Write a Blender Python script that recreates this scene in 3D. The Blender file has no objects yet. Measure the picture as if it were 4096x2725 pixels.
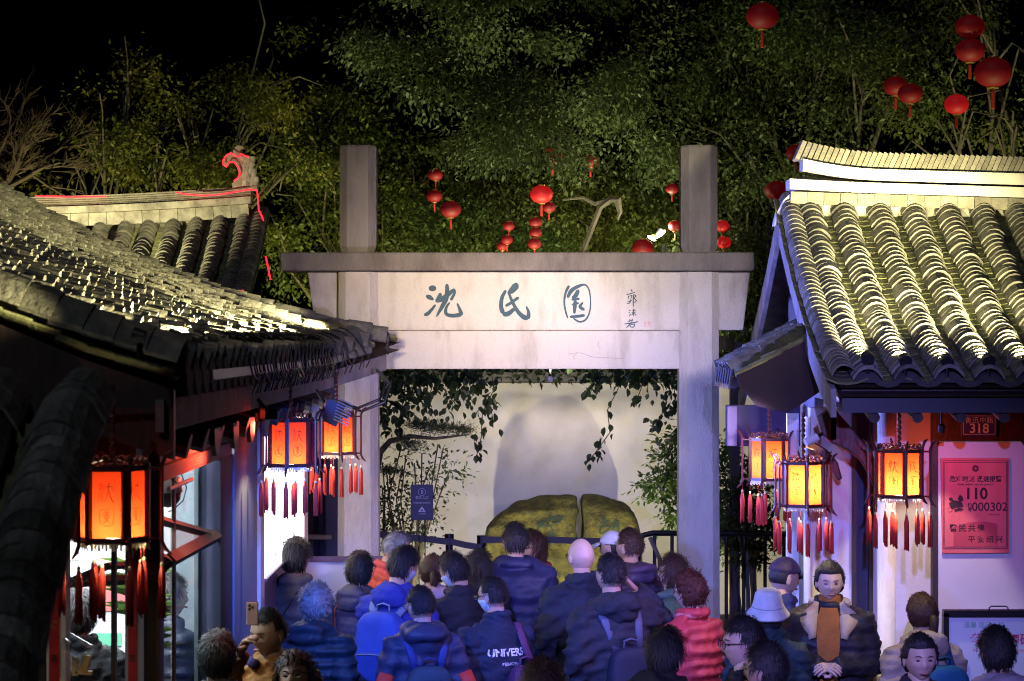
import bpy, math, random
import numpy as np
from mathutils import Vector, Matrix
from mathutils.bvhtree import BVHTree
random.seed(7); rng = np.random.default_rng(7)
R = math.radians; PI = math.pi
S = bpy.context.scene; COL = S.collection

# ---------------------------------------------------------------- camera, sky, fill sun, exposure
F, CX, CY, HC = 9000.0, 2048.0, 1362.5, 3.0          # focal length and centre in photo pixels, camera height
def at(x, y, D): return Vector(((x-CX)*D/F, D, HC-(y-CY)*D/F))
cam = bpy.data.cameras.new('camera'); cam.sensor_width = 36; cam.lens = 36*F/4096
cam.clip_start = .1; cam.clip_end = 400
cam.dof.use_dof = True; cam.dof.focus_distance = 14.6; cam.dof.aperture_fstop = 6.3
co = bpy.data.objects.new('camera', cam); COL.objects.link(co)
co.location = (0, 0, HC); co.rotation_euler = (R(90), 0, 0); S.camera = co
W = bpy.data.worlds.new('World'); S.world = W; W.use_nodes = True
wn = W.node_tree.nodes; bg = wn['Background']
sky = wn.new('ShaderNodeTexSky'); sky.sky_type = 'NISHITA'; sky.sun_disc = False
sky.sun_elevation = R(-6.5); sky.sun_rotation = R(200); sky.altitude = 0
W.node_tree.links.new(sky.outputs[0], bg.inputs[0]); bg.inputs[1].default_value = .10
sl = bpy.data.lights.new('fill_sun', 'SUN'); sl.energy = .26; sl.angle = R(3); sl.color = (.75, .82, 1)  # no moon in view; dim cool fill added to lift the blacks
so = bpy.data.objects.new('fill_sun', sl); COL.objects.link(so); so.rotation_euler = (R(50), 0, R(-25))
S.view_settings.view_transform = 'Standard'; S.view_settings.look = 'None'
S.view_settings.gamma = 1; S.view_settings.exposure = 0; S.view_settings.use_curve_mapping = False
S.render.engine = 'CYCLES'
cy = S.cycles; cy.filter_width = 1.05; cy.use_denoising = True; cy.max_bounces = 6; cy.diffuse_bounces = 3; cy.glossy_bounces = 3
cy.transmission_bounces = 6; cy.transparent_max_bounces = 8; cy.sample_clamp_indirect = 3; cy.sample_clamp_direct = 0
cy.caustics_reflective = False; cy.caustics_refractive = False; cy.use_light_tree = True

def spot(name, loc, to, energy, color, angle, blend=.6, size=.05):
    l = bpy.data.lights.new(name, 'SPOT'); l.energy = energy; l.color = color
    l.spot_size = R(angle); l.spot_blend = blend; l.shadow_soft_size = size
    o = bpy.data.objects.new(name, l); COL.objects.link(o); o.location = loc
    o.rotation_euler = (Vector(to)-Vector(loc)).to_track_quat('-Z', 'Y').to_euler(); return o
def point(name, loc, energy, color, size=.03, parent=None):
    l = bpy.data.lights.new(name, 'POINT'); l.energy = energy; l.color = color; l.shadow_soft_size = size
    o = bpy.data.objects.new(name, l); COL.objects.link(o); o.location = loc; o.parent = parent; return o
VIOLET = (.50, .42, 1); BLUE = (.10, .22, 1); WARM = (1, .80, .54); LED = (1, .87, .42); GREENY = (1, .96, .34)
# floodlights that wash the street (most have fixtures built further down at the same places)
FLOODS = [
 ('gate_flood',   (-1.5, 3.5, 3.98), (-0.15, 16.0, 3.60), 11000, WARM, 12, .9),
 ('gate_wash',    (1.4, 3.5, 3.98),  (0.95, 16.0, 3.65), 5000, (1, .88, .92), 12, .9),
 ('street_wash',  (0.75, 3.5, 3.98),   (1.35, 13.4, 1.45), 2700, (.29, .25, 1), 27, .9),
 ('blue_wash',    (-1.08, 10.50, 2.62),  (0.25, 14.0, 0.9), 620, (.07, .17, 1), 78, .7),
 ('blue_side',    (-.90, 13.70, 2.46), (2.0, 13.9, 2.75), 950, (.16, .20, 1), 70, .8),
 ('tube_beam',    (1.56, 12.66, 2.40), (-.2, 16.0, 2.5), 300, (.70, .56, 1), 62, .8),
 ('crowd_beam',   (1.50, 12.2, 2.50), (-.3, 14.0, 1.1), 130, (.55, .34, 1), 85, .8),  # extra cross-light with no fixture, added for contrast on the crowd
 ('red_glow',     (2.42, 12.70, 2.46), (2.58, 13.4, 2.0), 9, (1, .10, .06), 125, .9),  # added to strengthen the lantern's red on wall and notice
 ('red_glow',     (-1.22, 10.7, 2.60), (-1.52, 10.5, 2.45), 34, (1, .10, .05), 150, .8),  # added to strengthen the lantern red on the shop fascia
]
for n, p, t, e, c, a, b in FLOODS: spot(n, p, t, e, c, a, b, .5 if n.startswith('gate') else .05)

# ---------------------------------------------------------------- materials
MT = {}
def M(name, c, r=.7, c2=None, ns=6, bump=0, bs=None, metal=0, rnd=0, st=(1, 1, 1), spec=.5, lo=.35, hi=.65, trans=0, ts=None, emit=0, alpha=1):
    m = bpy.data.materials.new(name); m.use_nodes = True; nt = m.node_tree; N, L = nt.nodes, nt.links
    p = N['Principled BSDF']; p.inputs['Roughness'].default_value = r; p.inputs['Metallic'].default_value = metal
    p.inputs['Specular IOR Level'].default_value = spec; p.inputs['Alpha'].default_value = alpha
    p.inputs['Base Color'].default_value = (*c, 1)
    if emit: p.inputs['Emission Color'].default_value = (*c, 1); p.inputs['Emission Strength'].default_value = emit
    if c2 or bump:
        tc = N.new('ShaderNodeTexCoord'); oi = N.new('ShaderNodeObjectInfo')
        add = N.new('ShaderNodeVectorMath'); add.operation = 'MULTIPLY_ADD'
        L.new(oi.outputs['Random'], add.inputs[0]); add.inputs[1].default_value = (31, 17, 23); L.new(tc.outputs['Object'], add.inputs[2])
        mp = N.new('ShaderNodeMapping'); mp.inputs['Scale'].default_value = st; L.new(add.outputs[0], mp.inputs[0])
    out = None
    if c2:
        n = N.new('ShaderNodeTexNoise'); n.inputs['Scale'].default_value = ns; n.inputs['Detail'].default_value = 7; n.inputs['Roughness'].default_value = .62
        L.new(mp.outputs[0], n.inputs['Vector'])
        mr = N.new('ShaderNodeMapRange'); mr.inputs[1].default_value = lo; mr.inputs[2].default_value = hi; L.new(n.outputs[0], mr.inputs[0])
        mx = N.new('ShaderNodeMix'); mx.data_type = 'RGBA'; L.new(mr.outputs[0], mx.inputs[0])
        mx.inputs[6].default_value = (*c, 1); mx.inputs[7].default_value = (*c2, 1); out = mx.outputs[2]
        if rnd:
            hs = N.new('ShaderNodeHueSaturation'); v = N.new('ShaderNodeMapRange'); L.new(oi.outputs['Random'], v.inputs[0])
            v.inputs[3].default_value = 1-rnd; v.inputs[4].default_value = 1+rnd; L.new(v.outputs[0], hs.inputs['Value']); L.new(out, hs.inputs['Color']); out = hs.outputs[0]
        L.new(out, p.inputs['Base Color'])
    if bump:
        n = N.new('ShaderNodeTexNoise'); n.inputs['Scale'].default_value = bs or ns*4; n.inputs['Detail'].default_value = 8; L.new(mp.outputs[0], n.inputs['Vector'])
        b = N.new('ShaderNodeBump'); b.inputs['Strength'].default_value = bump; b.inputs['Distance'].default_value = .02
        L.new(n.outputs[0], b.inputs['Height']); L.new(b.outputs[0], p.inputs['Normal'])
    if trans:   # paper, leaves and silk let light through
        t = N.new('ShaderNodeBsdfTranslucent'); t.inputs[0].default_value = (*(ts or c), 1)
        if out and not ts: L.new(out, t.inputs[0])
        ms = N.new('ShaderNodeMixShader'); ms.inputs[0].default_value = trans
        L.new(p.outputs[0], ms.inputs[1]); L.new(t.outputs[0], ms.inputs[2]); L.new(ms.outputs[0], N['Material Output'].inputs[0])
    MT[name] = m; return m
def glassmat(name, c=(.9, .95, 1), mix=.12, r=.02):
    m = bpy.data.materials.new(name); m.use_nodes = True; nt = m.node_tree; N, L = nt.nodes, nt.links
    N.remove(N['Principled BSDF']); t = N.new('ShaderNodeBsdfTransparent'); t.inputs[0].default_value = (*c, 1)
    g = N.new('ShaderNodeBsdfGlossy'); g.inputs['Roughness'].default_value = r; ms = N.new('ShaderNodeMixShader'); ms.inputs[0].default_value = mix
    L.new(t.outputs[0], ms.inputs[1]); L.new(g.outputs[0], ms.inputs[2]); L.new(ms.outputs[0], N['Material Output'].inputs[0]); MT[name] = m; return m
M('tile', (.085, .082, .075), .75, (.20, .195, .165), 9, .5, 40, rnd=.35)
M('tile_moss', (.07, .07, .05), .85, (.15, .16, .06), 12, .7, 40, rnd=.35)
M('moss_dark', (.022, .025, .010), .95, (.05, .052, .016), 14, .8, 40)
M('shield', (.075, .08, .095), .45, (.055, .06, .075), 4, .15, 30, metal=.3)
M('tile_end', (.05, .05, .052), .85, (.028, .028, .03), 12, .4, 50)
M('plaster', (.74, .72, .67), .85, (.55, .53, .48), 3.2, .12, 60, lo=.5, hi=.8)
M('plaster_old', (.50, .48, .43), .9, (.20, .19, .17), 7, .35, 40)
M('ridge_brick', (.30, .28, .23), .85, (.18, .17, .14), 10, .4, 60, rnd=.25)
M('ridge_grey', (.17, .16, .14), .85, (.30, .28, .23), 12, .5, 60, rnd=.25)
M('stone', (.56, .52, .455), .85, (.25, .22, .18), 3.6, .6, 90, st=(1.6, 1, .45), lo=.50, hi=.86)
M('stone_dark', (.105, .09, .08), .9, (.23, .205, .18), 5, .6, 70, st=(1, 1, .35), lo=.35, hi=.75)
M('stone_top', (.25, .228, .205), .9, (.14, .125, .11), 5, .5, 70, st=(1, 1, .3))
M('ink', (.012, .048, .070), .7, (.03, .085, .11), 30, lo=.3, hi=.75)
M('seal_red', (.50, .22, .20), .8)
M('wood_dark', (.030, .020, .018), .55, (.05, .03, .025), 10, .3, 30, st=(1, 1, .2))
M('eave_board_shaded', (.014, .007, .007), .8, (.022, .010, .009), 8)  # near-black tone paints in the shade on the pent roof's end board
M('wood_red', (.07, .022, .018), .5, (.045, .016, .014), 9, .3, 30, st=(1, 1, .3))
M('wood_grey', (.30, .28, .30), .8, (.17, .16, .17), 9, .4, 40, st=(1, 1, .25))
M('wood_board', (.21, .19, .19), .8, (.12, .11, .11), 8, .3, 40, st=(.3, 1, 1))
M('black_metal', (.012, .012, .014), .38, metal=.4)
M('dark_metal', (.03, .032, .04), .4, metal=.5)
M('steel', (.62, .62, .64), .3, metal=.9)
M('white_plastic', (.72, .72, .74), .35)
M('red_led', (1, .014, .035), .5, emit=2.6)
M('lamp_lens', (1, .93, .7), .3, emit=14)
M('boulder', (.125, .110, .018), .95, (.030, .030, .010), 11, 1.0, 30, lo=.38, hi=.66)
M('boulder_dark', (.08, .07, .05), .95, (.14, .13, .06), 6, .8, 22)
M('green_paint', (.010, .035, .016), .7)
M('wall_white', (.70, .67, .58), .9, (.55, .52, .44), 2.2, .1, 40, lo=.45, hi=.75)
M('ground', (.06, .06, .062), .8, (.09, .09, .09), 5, .3, 30)
M('soil', (.035, .028, .02), .95, (.06, .05, .03), 14, .6, 30)
M('bark', (.05, .04, .03), .9, (.09, .075, .055), 9, .8, 26, st=(1, 1, .3))
M('bark_pale', (.20, .165, .12), .9, (.12, .10, .07), 9, .7, 26, st=(1, 1, .3))
M('leaf_a', (.035, .060, .014), .55, (.10, .11, .022), 1.1, trans=.25, spec=.3)
M('leaf_b', (.028, .046, .014), .55, (.075, .092, .030), 1.1, trans=.22, spec=.3)
M('leaf_c', (.040, .055, .010), .55, (.13, .12, .02), 1.1, trans=.25, spec=.3)
M('leaf_vine', (.022, .042, .018), .45, (.04, .07, .025), 5, trans=.25)
M('leaf_shrub', (.05, .10, .02), .45, (.10, .16, .035), 5, trans=.35)
M('needle', (.02, .035, .02), .6, (.035, .05, .025), 6)
M('twig', (.12, .085, .05), .9, (.075, .055, .035), 12)
M('lantern_wood', (.10, .016, .012), .4, (.055, .011, .009), 14)
M('lantern_paper', (.40, .03, .02), .8, trans=.72, ts=(.95, .068, .014))
M('lantern_ink', (.16, .012, .010), .8)
M('fringe', (.85, .78, .62), .7, trans=.3)
M('tassel', (.85, .075, .04), .6, (.66, .04, .03), 60, .3, 90, st=(6, 6, .4), trans=.25)
M('bead', (.8, .62, .42), .4)
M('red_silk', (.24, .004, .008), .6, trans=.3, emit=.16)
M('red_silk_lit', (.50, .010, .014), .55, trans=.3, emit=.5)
M('gold', (.55, .36, .10), .4, metal=.7)
M('couplet', (.50, .012, .012), .6, (.34, .008, .01), 25)
M('couplet_ink', (.02, .012, .01), .6); M('couplet_gold', (.55, .30, .06), .5)
M('lightbox', (1, .95, .98), .5, emit=3.0)
M('lightbox_mark', (.75, .35, .25), .6)
M('frame_cream', (.72, .62, .52), .6)
M('frame_purple', (.12, .075, .12), .5)
M('purple_wall', (.34, .33, .40), .8, (.27, .26, .33), 2, .1, 30)
M('deep_blue', (.016, .018, .05), .6)
M('indigo', (.05, .055, .12), .7, (.035, .035, .08), 4)
M('fascia_red', (.62, .36, .30), .7, (.50, .27, .22), 3)
M('white_text', (.85, .83, .80), .6)
M('shop_white', (.78, .80, .82), .7, (.66, .68, .72), 2)
M('shop_screen', (.34, .37, .38), .6, (.20, .25, .27), 5, st=(4, 4, .4))
M('plaque', (.95, .21, .20), .38, (.84, .14, .15), 3, metal=.25, st=(3, 1, .5))  # plate's red is the lantern's reflection painted into its base colour
M('plaque_dark', (.46, .05, .07), .45, (.55, .07, .09), 4)
M('print_dark', (.045, .008, .012), .6)
M('door_panel', (.70, .66, .66), .7, (.62, .58, .60), 1.5)
M('blue_plate', (.05, .05, .26), .35); M('print_white', (.82, .80, .78), .5)
M('board_white', (.66, .72, .80), .4); M('print_green', (.12, .42, .26), .6); M('print_red', (.62, .05, .10), .6)
M('sign_black', (.022, .022, .034), .45); M('print_grey', (.50, .46, .50), .5)
M('belt', (.055, .052, .06), .7)
M('eye', (.012, .010, .010), .15); M('lips', (.40, .15, .13), .5); M('mask', (.62, .72, .80), .8, trans=.15)
M('specs', (.02, .015, .018), .25, metal=.3); glassmat('lens', mix=.10); glassmat('glass', (.74, .80, .82), .20); glassmat('cup', (.86, .90, .95), .22, .12)
M('pane_reflection', (.40, .42, .46), .15, alpha=.32)  # thin grey tint painted in for the panes' reflection
M('cork', (.62, .42, .20), .8, (.48, .30, .13), 20); M('beans', (.06, .08, .13), .4, (.20, .25, .33), 60)
M('ceramic', (.70, .74, .80), .25); M('phone', (.60, .45, .46), .25); M('shoe', (.03, .03, .03), .5)

# ---------------------------------------------------------------- mesh helpers
class MB:
    def __init__(s): s.v = []; s.f = []; s.n = 0
    def add(s, v, f):
        v = np.asarray(v, float).reshape(-1, 3); s.v.append(v); s.f += [tuple(i+s.n for i in q) for q in f]; s.n += len(v); return s
    def box(s, c, d, rot=None):
        v = np.array([[x, y, z] for x in (-.5, .5) for y in (-.5, .5) for z in (-.5, .5)])*np.array(d)
        if rot is not None: v = v @ np.array(rot.to_3x3()).T
        return s.add(v+np.array(c), [(0, 1, 3, 2), (4, 6, 7, 5), (0, 4, 5, 1), (2, 3, 7, 6), (0, 2, 6, 4), (1, 5, 7, 3)])
    def loft(s, rings, cap=True, closed=True):
        k = len(rings[0]); f = []; m = k if closed else k-1
        for i in range(len(rings)-1):
            for j in range(m): a, b = i*k+j, i*k+(j+1) % k; f.append((a, b, b+k, a+k))
        if cap and closed: f.append(tuple(range(k-1, -1, -1))); f.append(tuple((len(rings)-1)*k+j for j in range(k)))
        return s.add(np.concatenate([np.asarray(r, float) for r in rings]), f)
    def tube(s, path, rad, n=8, flat=1.0, up=None):
        P = [np.array(p, float) for p in path]; rad = [rad]*len(P) if np.isscalar(rad) else rad; rings = []
        t = P[1]-P[0]; t /= np.linalg.norm(t)+1e-9
        u = np.array(up if up is not None else ((0, 0, 1) if abs(t[2]) < .9 else (1, 0, 0)), float); u = u-t*u.dot(t); u /= np.linalg.norm(u)+1e-9
        for i, p in enumerate(P):
            d = (P[min(i+1, len(P)-1)]-P[max(i-1, 0)]); d /= np.linalg.norm(d)+1e-9
            u = u-d*u.dot(d); u /= np.linalg.norm(u)+1e-9; w = np.cross(d, u)
            a = np.arange(n)*2*PI/n
            rings.append(p+rad[i]*(np.cos(a)[:, None]*w+flat*np.sin(a)[:, None]*u))
        return s.loft(rings)
    def lathe(s, prof, n=16, c=(0, 0, 0), sx=1, sy=1):
        a = np.arange(n)*2*PI/n; rings = [np.stack([np.cos(a)*r*sx+c[0], np.sin(a)*r*sy+c[1], np.full(n, z+c[2])], 1) for r, z in prof]
        return s.loft(rings)
    def prism(s, poly, o, ex, ey, ez):   # polygon in the plane (ex, ey), thickness along ez
        o, ex, ey, ez = [np.array(q, float) for q in (o, ex, ey, ez)]; k = len(poly)
        a = np.array([o+ex*x+ey*y for x, y in poly])
        return s.add(np.concatenate([a, a+ez]), [tuple(range(k)), tuple(range(2*k-1, k-1, -1))]+[(i+k, (i+1) % k+k, (i+1) % k, i) for i in range(k)])
    def ell(s, c, r, n=14, m=9, rot=None):
        v = []; f = []
        for i in range(1, m):
            t = PI*i/m
            for j in range(n): a = 2*PI*j/n; v.append((math.sin(t)*math.cos(a), math.sin(t)*math.sin(a), math.cos(t)))
        v += [(0, 0, 1), (0, 0, -1)]; T = len(v)-2
        for i in range(m-2):
            for j in range(n): a, b = i*n+j, i*n+(j+1) % n; f.append((a, a+n, b+n, b))
        for j in range(n): f.append((T, j, (j+1) % n)); f.append((T+1, (m-2)*n+(j+1) % n, (m-2)*n+j))
        v = np.array(v)*np.array(r)
        if rot is not None: v = v @ np.array(rot.to_3x3()).T
        return s.add(v+np.array(c), f)
    def V(s): return np.concatenate(s.v) if s.v else np.zeros((0, 3))
    def mesh(s, name='m', smooth=False):
        me = bpy.data.meshes.new(name); me.from_pydata(s.V().tolist(), [], s.f)
        if smooth: me.polygons.foreach_set('use_smooth', [True]*len(me.polygons))
        return me
def pw(o):
    m = o.matrix_parent_inverse @ o.matrix_basis
    return pw(o.parent) @ m if o.parent else o.matrix_basis.copy()
def obj(name, me, mat, parent=None, world=True, smooth=False, kind=None):
    if isinstance(me, MB): me = me.mesh(name, smooth)
    if mat is not None and not me.materials: me.materials.append(MT[mat] if isinstance(mat, str) else mat)
    o = bpy.data.objects.new(name, me); COL.objects.link(o)
    if parent is not None:
        o.parent = parent
        if world: o.matrix_parent_inverse = pw(parent).inverted()
    if kind: o['kind'] = kind
    return o
def tag(o, label=None, cat=None, group=None, kind=None):
    if label: o['label'] = label
    if cat: o['category'] = cat
    if group: o['group'] = group
    if kind: o['kind'] = kind
    return o
def thing(name, loc, label, cat, group=None, rz=0, sc=1):
    o = bpy.data.objects.new(name, None); COL.objects.link(o); o.location = loc; o.rotation_euler = (0, 0, rz); o.scale = (sc,)*3
    o.empty_display_size = .1; return tag(o, label, cat, group)
def rebase(o):                                         # move a single-mesh thing's origin to its base
    v = np.empty(len(o.data.vertices)*3); o.data.vertices.foreach_get('co', v); v = v.reshape(-1, 3)
    c = Vector((*((v.min(0)+v.max(0))/2)[:2], v[:, 2].min())); o.data.transform(Matrix.Translation(-c)); o.location = c; return o
def single(name, me, mat, label, cat, group=None, smooth=False): return rebase(tag(obj(name, me, mat, smooth=smooth), label, cat, group))
def bevel(o, w=.008, seg=2):
    m = o.modifiers.new('bevel', 'BEVEL'); m.width = w; m.segments = seg; m.limit_method = 'ANGLE'; return o
def npmesh(name, v, f, smooth=False):                  # fast mesh from arrays, faces all of one size
    me = bpy.data.meshes.new(name); k = f.shape[1]
    me.vertices.add(len(v)); me.vertices.foreach_set('co', np.ascontiguousarray(v, np.float32).ravel())
    me.loops.add(f.size); me.loops.foreach_set('vertex_index', np.ascontiguousarray(f, np.int32).ravel())
    me.polygons.add(len(f)); me.polygons.foreach_set('loop_start', np.arange(0, f.size, k, dtype=np.int32))
    if smooth: me.polygons.foreach_set('use_smooth', np.ones(len(f), bool))
    me.update(calc_edges=True); return me
def evalmesh(o):
    dg = bpy.context.evaluated_depsgraph_get(); return bpy.data.meshes.new_from_object(o.evaluated_get(dg))
def remesh(mb, voxel, smooth=4, fac=.5):
    me = mb.mesh('tmp'); o = bpy.data.objects.new('tmp', me); COL.objects.link(o)
    m = o.modifiers.new('r', 'REMESH'); m.mode = 'VOXEL'; m.voxel_size = voxel; m.use_smooth_shade = True
    if smooth: q = o.modifiers.new('s', 'SMOOTH'); q.iterations = smooth; q.factor = fac
    r = evalmesh(o); bpy.data.objects.remove(o); bpy.data.meshes.remove(me); return r
def getv(me): v = np.empty(len(me.vertices)*3); me.vertices.foreach_get('co', v); return v.reshape(-1, 3)
def getn(me): v = np.empty(len(me.vertices)*3); me.vertex_normals.foreach_get('vector', v); return v.reshape(-1, 3)
def setv(me, v): me.vertices.foreach_set('co', np.ascontiguousarray(v, np.float32).ravel()); me.update()
_FREQ = [(rng.normal(size=3), rng.uniform(0, 6.28)) for _ in range(14)]
def wob(p, sc, seed=0):                                # cheap smooth noise on an array of points
    r = np.zeros(len(p))
    for i in range(5):
        k, ph = _FREQ[(i+seed*3) % 14]; r += np.sin(p @ (k*sc*(1+.55*i))+ph+seed)/(1+.6*i)
    return r/2.2
def text(body, size, mat, name, parent, o, ex, ey, align='CENTER', bold=0, bvh=None, spacing=1):
    c = bpy.data.curves.new('t', 'FONT'); c.body = body; c.size = size; c.align_x = align; c.align_y = 'CENTER'; c.offset = bold; c.space_character = spacing
    t = bpy.data.objects.new('t', c); COL.objects.link(t); me = evalmesh(t); bpy.data.objects.remove(t)
    v = getv(me); ex, ey = Vector(ex), Vector(ey); w = np.array(o)+v[:, :1]*np.array(ex)+v[:, 1:2]*np.array(ey)
    if bvh: w = drape(w, np.array(ex.cross(ey)), bvh)
    setv(me, w); return obj(name, me, mat, parent, world=bvh is None)
def drape(w, n, bvh, off=.003):
    out = []
    for p in w:
        h = bvh.ray_cast(Vector(p+n*.5), Vector(-n)); out.append(np.array(h[0])+n*off if h[0] else p)
    return np.array(out)
def strokes(sts, fx, mb=None, lift=None, tap=(.35, .25)):  # brush strokes [(x, y, w), ...] -> ribbons; fx maps (x, y, k) to space
    mb = mb or MB()
    for k, st in enumerate(sts):
        P = np.array([q[:2] for q in st], float); Wd = np.array([q[2] for q in st], float)
        if len(P) == 2: P = np.array([P[0], P.mean(0), P[1]]); Wd = np.array([Wd[0], Wd.mean(), Wd[1]])
        Q, Z = [], []; ext = np.vstack([2*P[0]-P[1], P, 2*P[-1]-P[-2]]); wx = np.r_[Wd[0], Wd, Wd[-1]]
        for i in range(1, len(P)):
            for t in np.linspace(0, 1, 7)[:-1]:
                a, b, c, d = ext[i-1:i+3]; Q.append(.5*(2*b+(c-a)*t+(2*a-5*b+4*c-d)*t*t+(3*b-a-3*c+d)*t**3)); Z.append(wx[i]*(1-t)+wx[i+1]*t)
        Q.append(P[-1]); Z.append(Wd[-1]); Q = np.array(Q); Z = np.array(Z)
        s = np.r_[0, np.cumsum(np.linalg.norm(np.diff(Q, axis=0), axis=1))]; 
        a0 = np.clip(s/(Z[0]*.5+1e-6), 0, 1); a1 = np.clip((s[-1]-s)/(Z[-1]*.5+1e-6), 0, 1)
        Z = Z*(tap[0]+(1-tap[0])*np.sqrt(a0))*(tap[1]+(1-tap[1])*np.sqrt(a1))
        T = np.gradient(Q, axis=0); T /= np.linalg.norm(T, axis=1)[:, None]+1e-9; Nn = np.stack([-T[:, 1], T[:, 0]], 1)
        A, B = Q+Nn*Z[:, None]/2, Q-Nn*Z[:, None]/2
        v = [fx(x, y, k) for x, y in A]+[fx(x, y, k) for x, y in B]; n = len(Q)
        mb.add(v, [(i, i+1, n+i+1, n+i) for i in range(n-1)])
    return mb
def in_view(p): return p.y > 1 and abs(p.x/p.y) < .235 and abs((p.z-HC)/p.y) < .16
def pieces(name, meshes, mats, mat, parent, limit=300, stuff=None):
    """the pieces that show largest become objects of their own that share mesh data, the rest one joined part"""
    def key(m): p = m.to_translation(); return (not in_view(p), p.length)
    order = sorted(range(len(mats)), key=lambda i: key(mats[i]))
    for me in meshes:
        if not me.materials: me.materials.append(MT[mat])
    inv = pw(parent).inverted()
    for n, i in enumerate(order[:limit]):
        o = bpy.data.objects.new(name, meshes[i % len(meshes)]); COL.objects.link(o); o.parent = parent; o.matrix_parent_inverse = inv; o.matrix_basis = mats[i]
    rest = order[limit:]
    if rest:
        V, Fc, n = [], [], 0; base = [(getv(me), np.array([list(p.vertices) for p in me.polygons])) for me in meshes]
        for i in rest:
            v, f = base[i % len(meshes)]; m = np.array(mats[i]); V.append(v @ m[:3, :3].T+m[:3, 3]); Fc.append(f+n); n += len(v)
        o = obj(stuff or name, npmesh(name, np.concatenate(V), np.concatenate(Fc), True), mat, parent, kind='stuff')
def arc_tile(w, L, th, h, n=7, flip=False, taper=.93, jit=0):
    """one curved clay tile: arc across x, lower end at y=0, thickness th; all quads"""
    rings = []
    for y, k in ((0, 1), (L, taper)):
        a = np.linspace(-1, 1, n)
        for off in (0, -th):
            x = a*(w/2)*k; z = (1-np.abs(a)**2.2)*h*k+off+rng.uniform(-jit, jit)
            if flip: z = -z-th
            rings.append(np.stack([x, np.full(n, y), z], 1))
    k = n; v = np.concatenate(rings); f = []   # 0 top-low 1 bottom-low 2 top-up 3 bottom-up
    for j in range(n-1):
        f += [(j, j+1, 2*k+j+1, 2*k+j), (k+j+1, k+j, 3*k+j, 3*k+j+1), (j+1, j, k+j, k+j+1)]
    f += [(0, 2*k, 3*k, k), (n-1, k+n-1, 3*k+n-1, 2*k+n-1)]
    me = bpy.data.meshes.new('tile'); me.from_pydata(v.tolist(), [], f); return me
# ================================================================ the setting
g = MB(); g.box((0, 60, -.05), (240, 260, .1)); obj('ground', g, 'ground', kind='structure')
g = MB(); g.box((.6, 19.3, .2225), (7.4, 5.6, .445)); obj('courtyard_floor', g, 'soil', kind='structure')
for i, (y, h) in enumerate(((16.43, .30), (16.13, .15))):
    g = MB(); g.box((.12, y-.0, h/2), (1.9, .296, h)); bevel(obj('stone_step', g, 'stone_dark', kind='structure'), .01)

# ---------------------------------------------------------------- stone gate
GD = 16.07; gs = F/GD
gate = thing('stone_gate', (.118, 16.2, 0), 'pale stone memorial gate with tall posts and a carved blue inscription', 'gate')
def gx(x): return (x-CX)/gs
def gz(y): return HC-(y-CY)/gs
def octo(a, c, cx, cyy, z): return [(cx+x, cyy+y, z) for x, y in ((-a, -a+c), (-a+c, -a), (a-c, -a), (a, -a+c), (a, a-c), (a-c, a), (-a+c, a), (-a, a-c))]
for cx in (gx(1430), gx(2799)):
    b = MB(); b.loft([octo(.152, .05, cx, 16.22, 0), octo(.140, .055, cx, 16.22, gz(1088)+.001)]); obj('pillar', b, 'stone', gate)
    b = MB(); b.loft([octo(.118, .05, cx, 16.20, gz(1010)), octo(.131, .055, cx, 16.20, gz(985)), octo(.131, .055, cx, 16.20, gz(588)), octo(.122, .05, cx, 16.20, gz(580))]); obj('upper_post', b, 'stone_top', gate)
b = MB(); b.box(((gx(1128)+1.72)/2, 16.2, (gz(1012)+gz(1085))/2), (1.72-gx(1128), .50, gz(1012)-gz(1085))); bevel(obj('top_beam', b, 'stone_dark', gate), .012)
x0, x1 = gx(1508), gx(2722)
b = MB(); b.box(((x0+x1)/2, 16.26, (gz(1087)+gz(1321))/2), (x1-x0, .24, gz(1087)-gz(1321)-.004)); panel = obj('name_panel', b, 'stone', gate)
b = MB(); b.box(((x0+x1)/2, 16.26, (gz(1321)+gz(1478))/2), (x1-x0, .30, gz(1321)-gz(1478)-.004)); bevel(obj('lintel', b, 'stone', gate), .01)
for pts in (((1226, 1087), (1345, 1087), (1345, 1320), (1258, 1320)), ((2868, 1087), (3006, 1087), (2978, 1320), (2868, 1320))):
    b = MB(); b.prism([(gx(x), gz(y)-.002) for x, y in pts], (0, 16.16, 0), (1, 0, 0), (0, 0, 1), (0, .12, 0)); bevel(obj('bracket', b, 'stone', gate), .008)
PFY = 16.14
def cal(zx, zy, k): return (gx(1600+zx/2.1427), PFY-.002-.0004*k, gz(1050+zy/2.1427))
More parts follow.
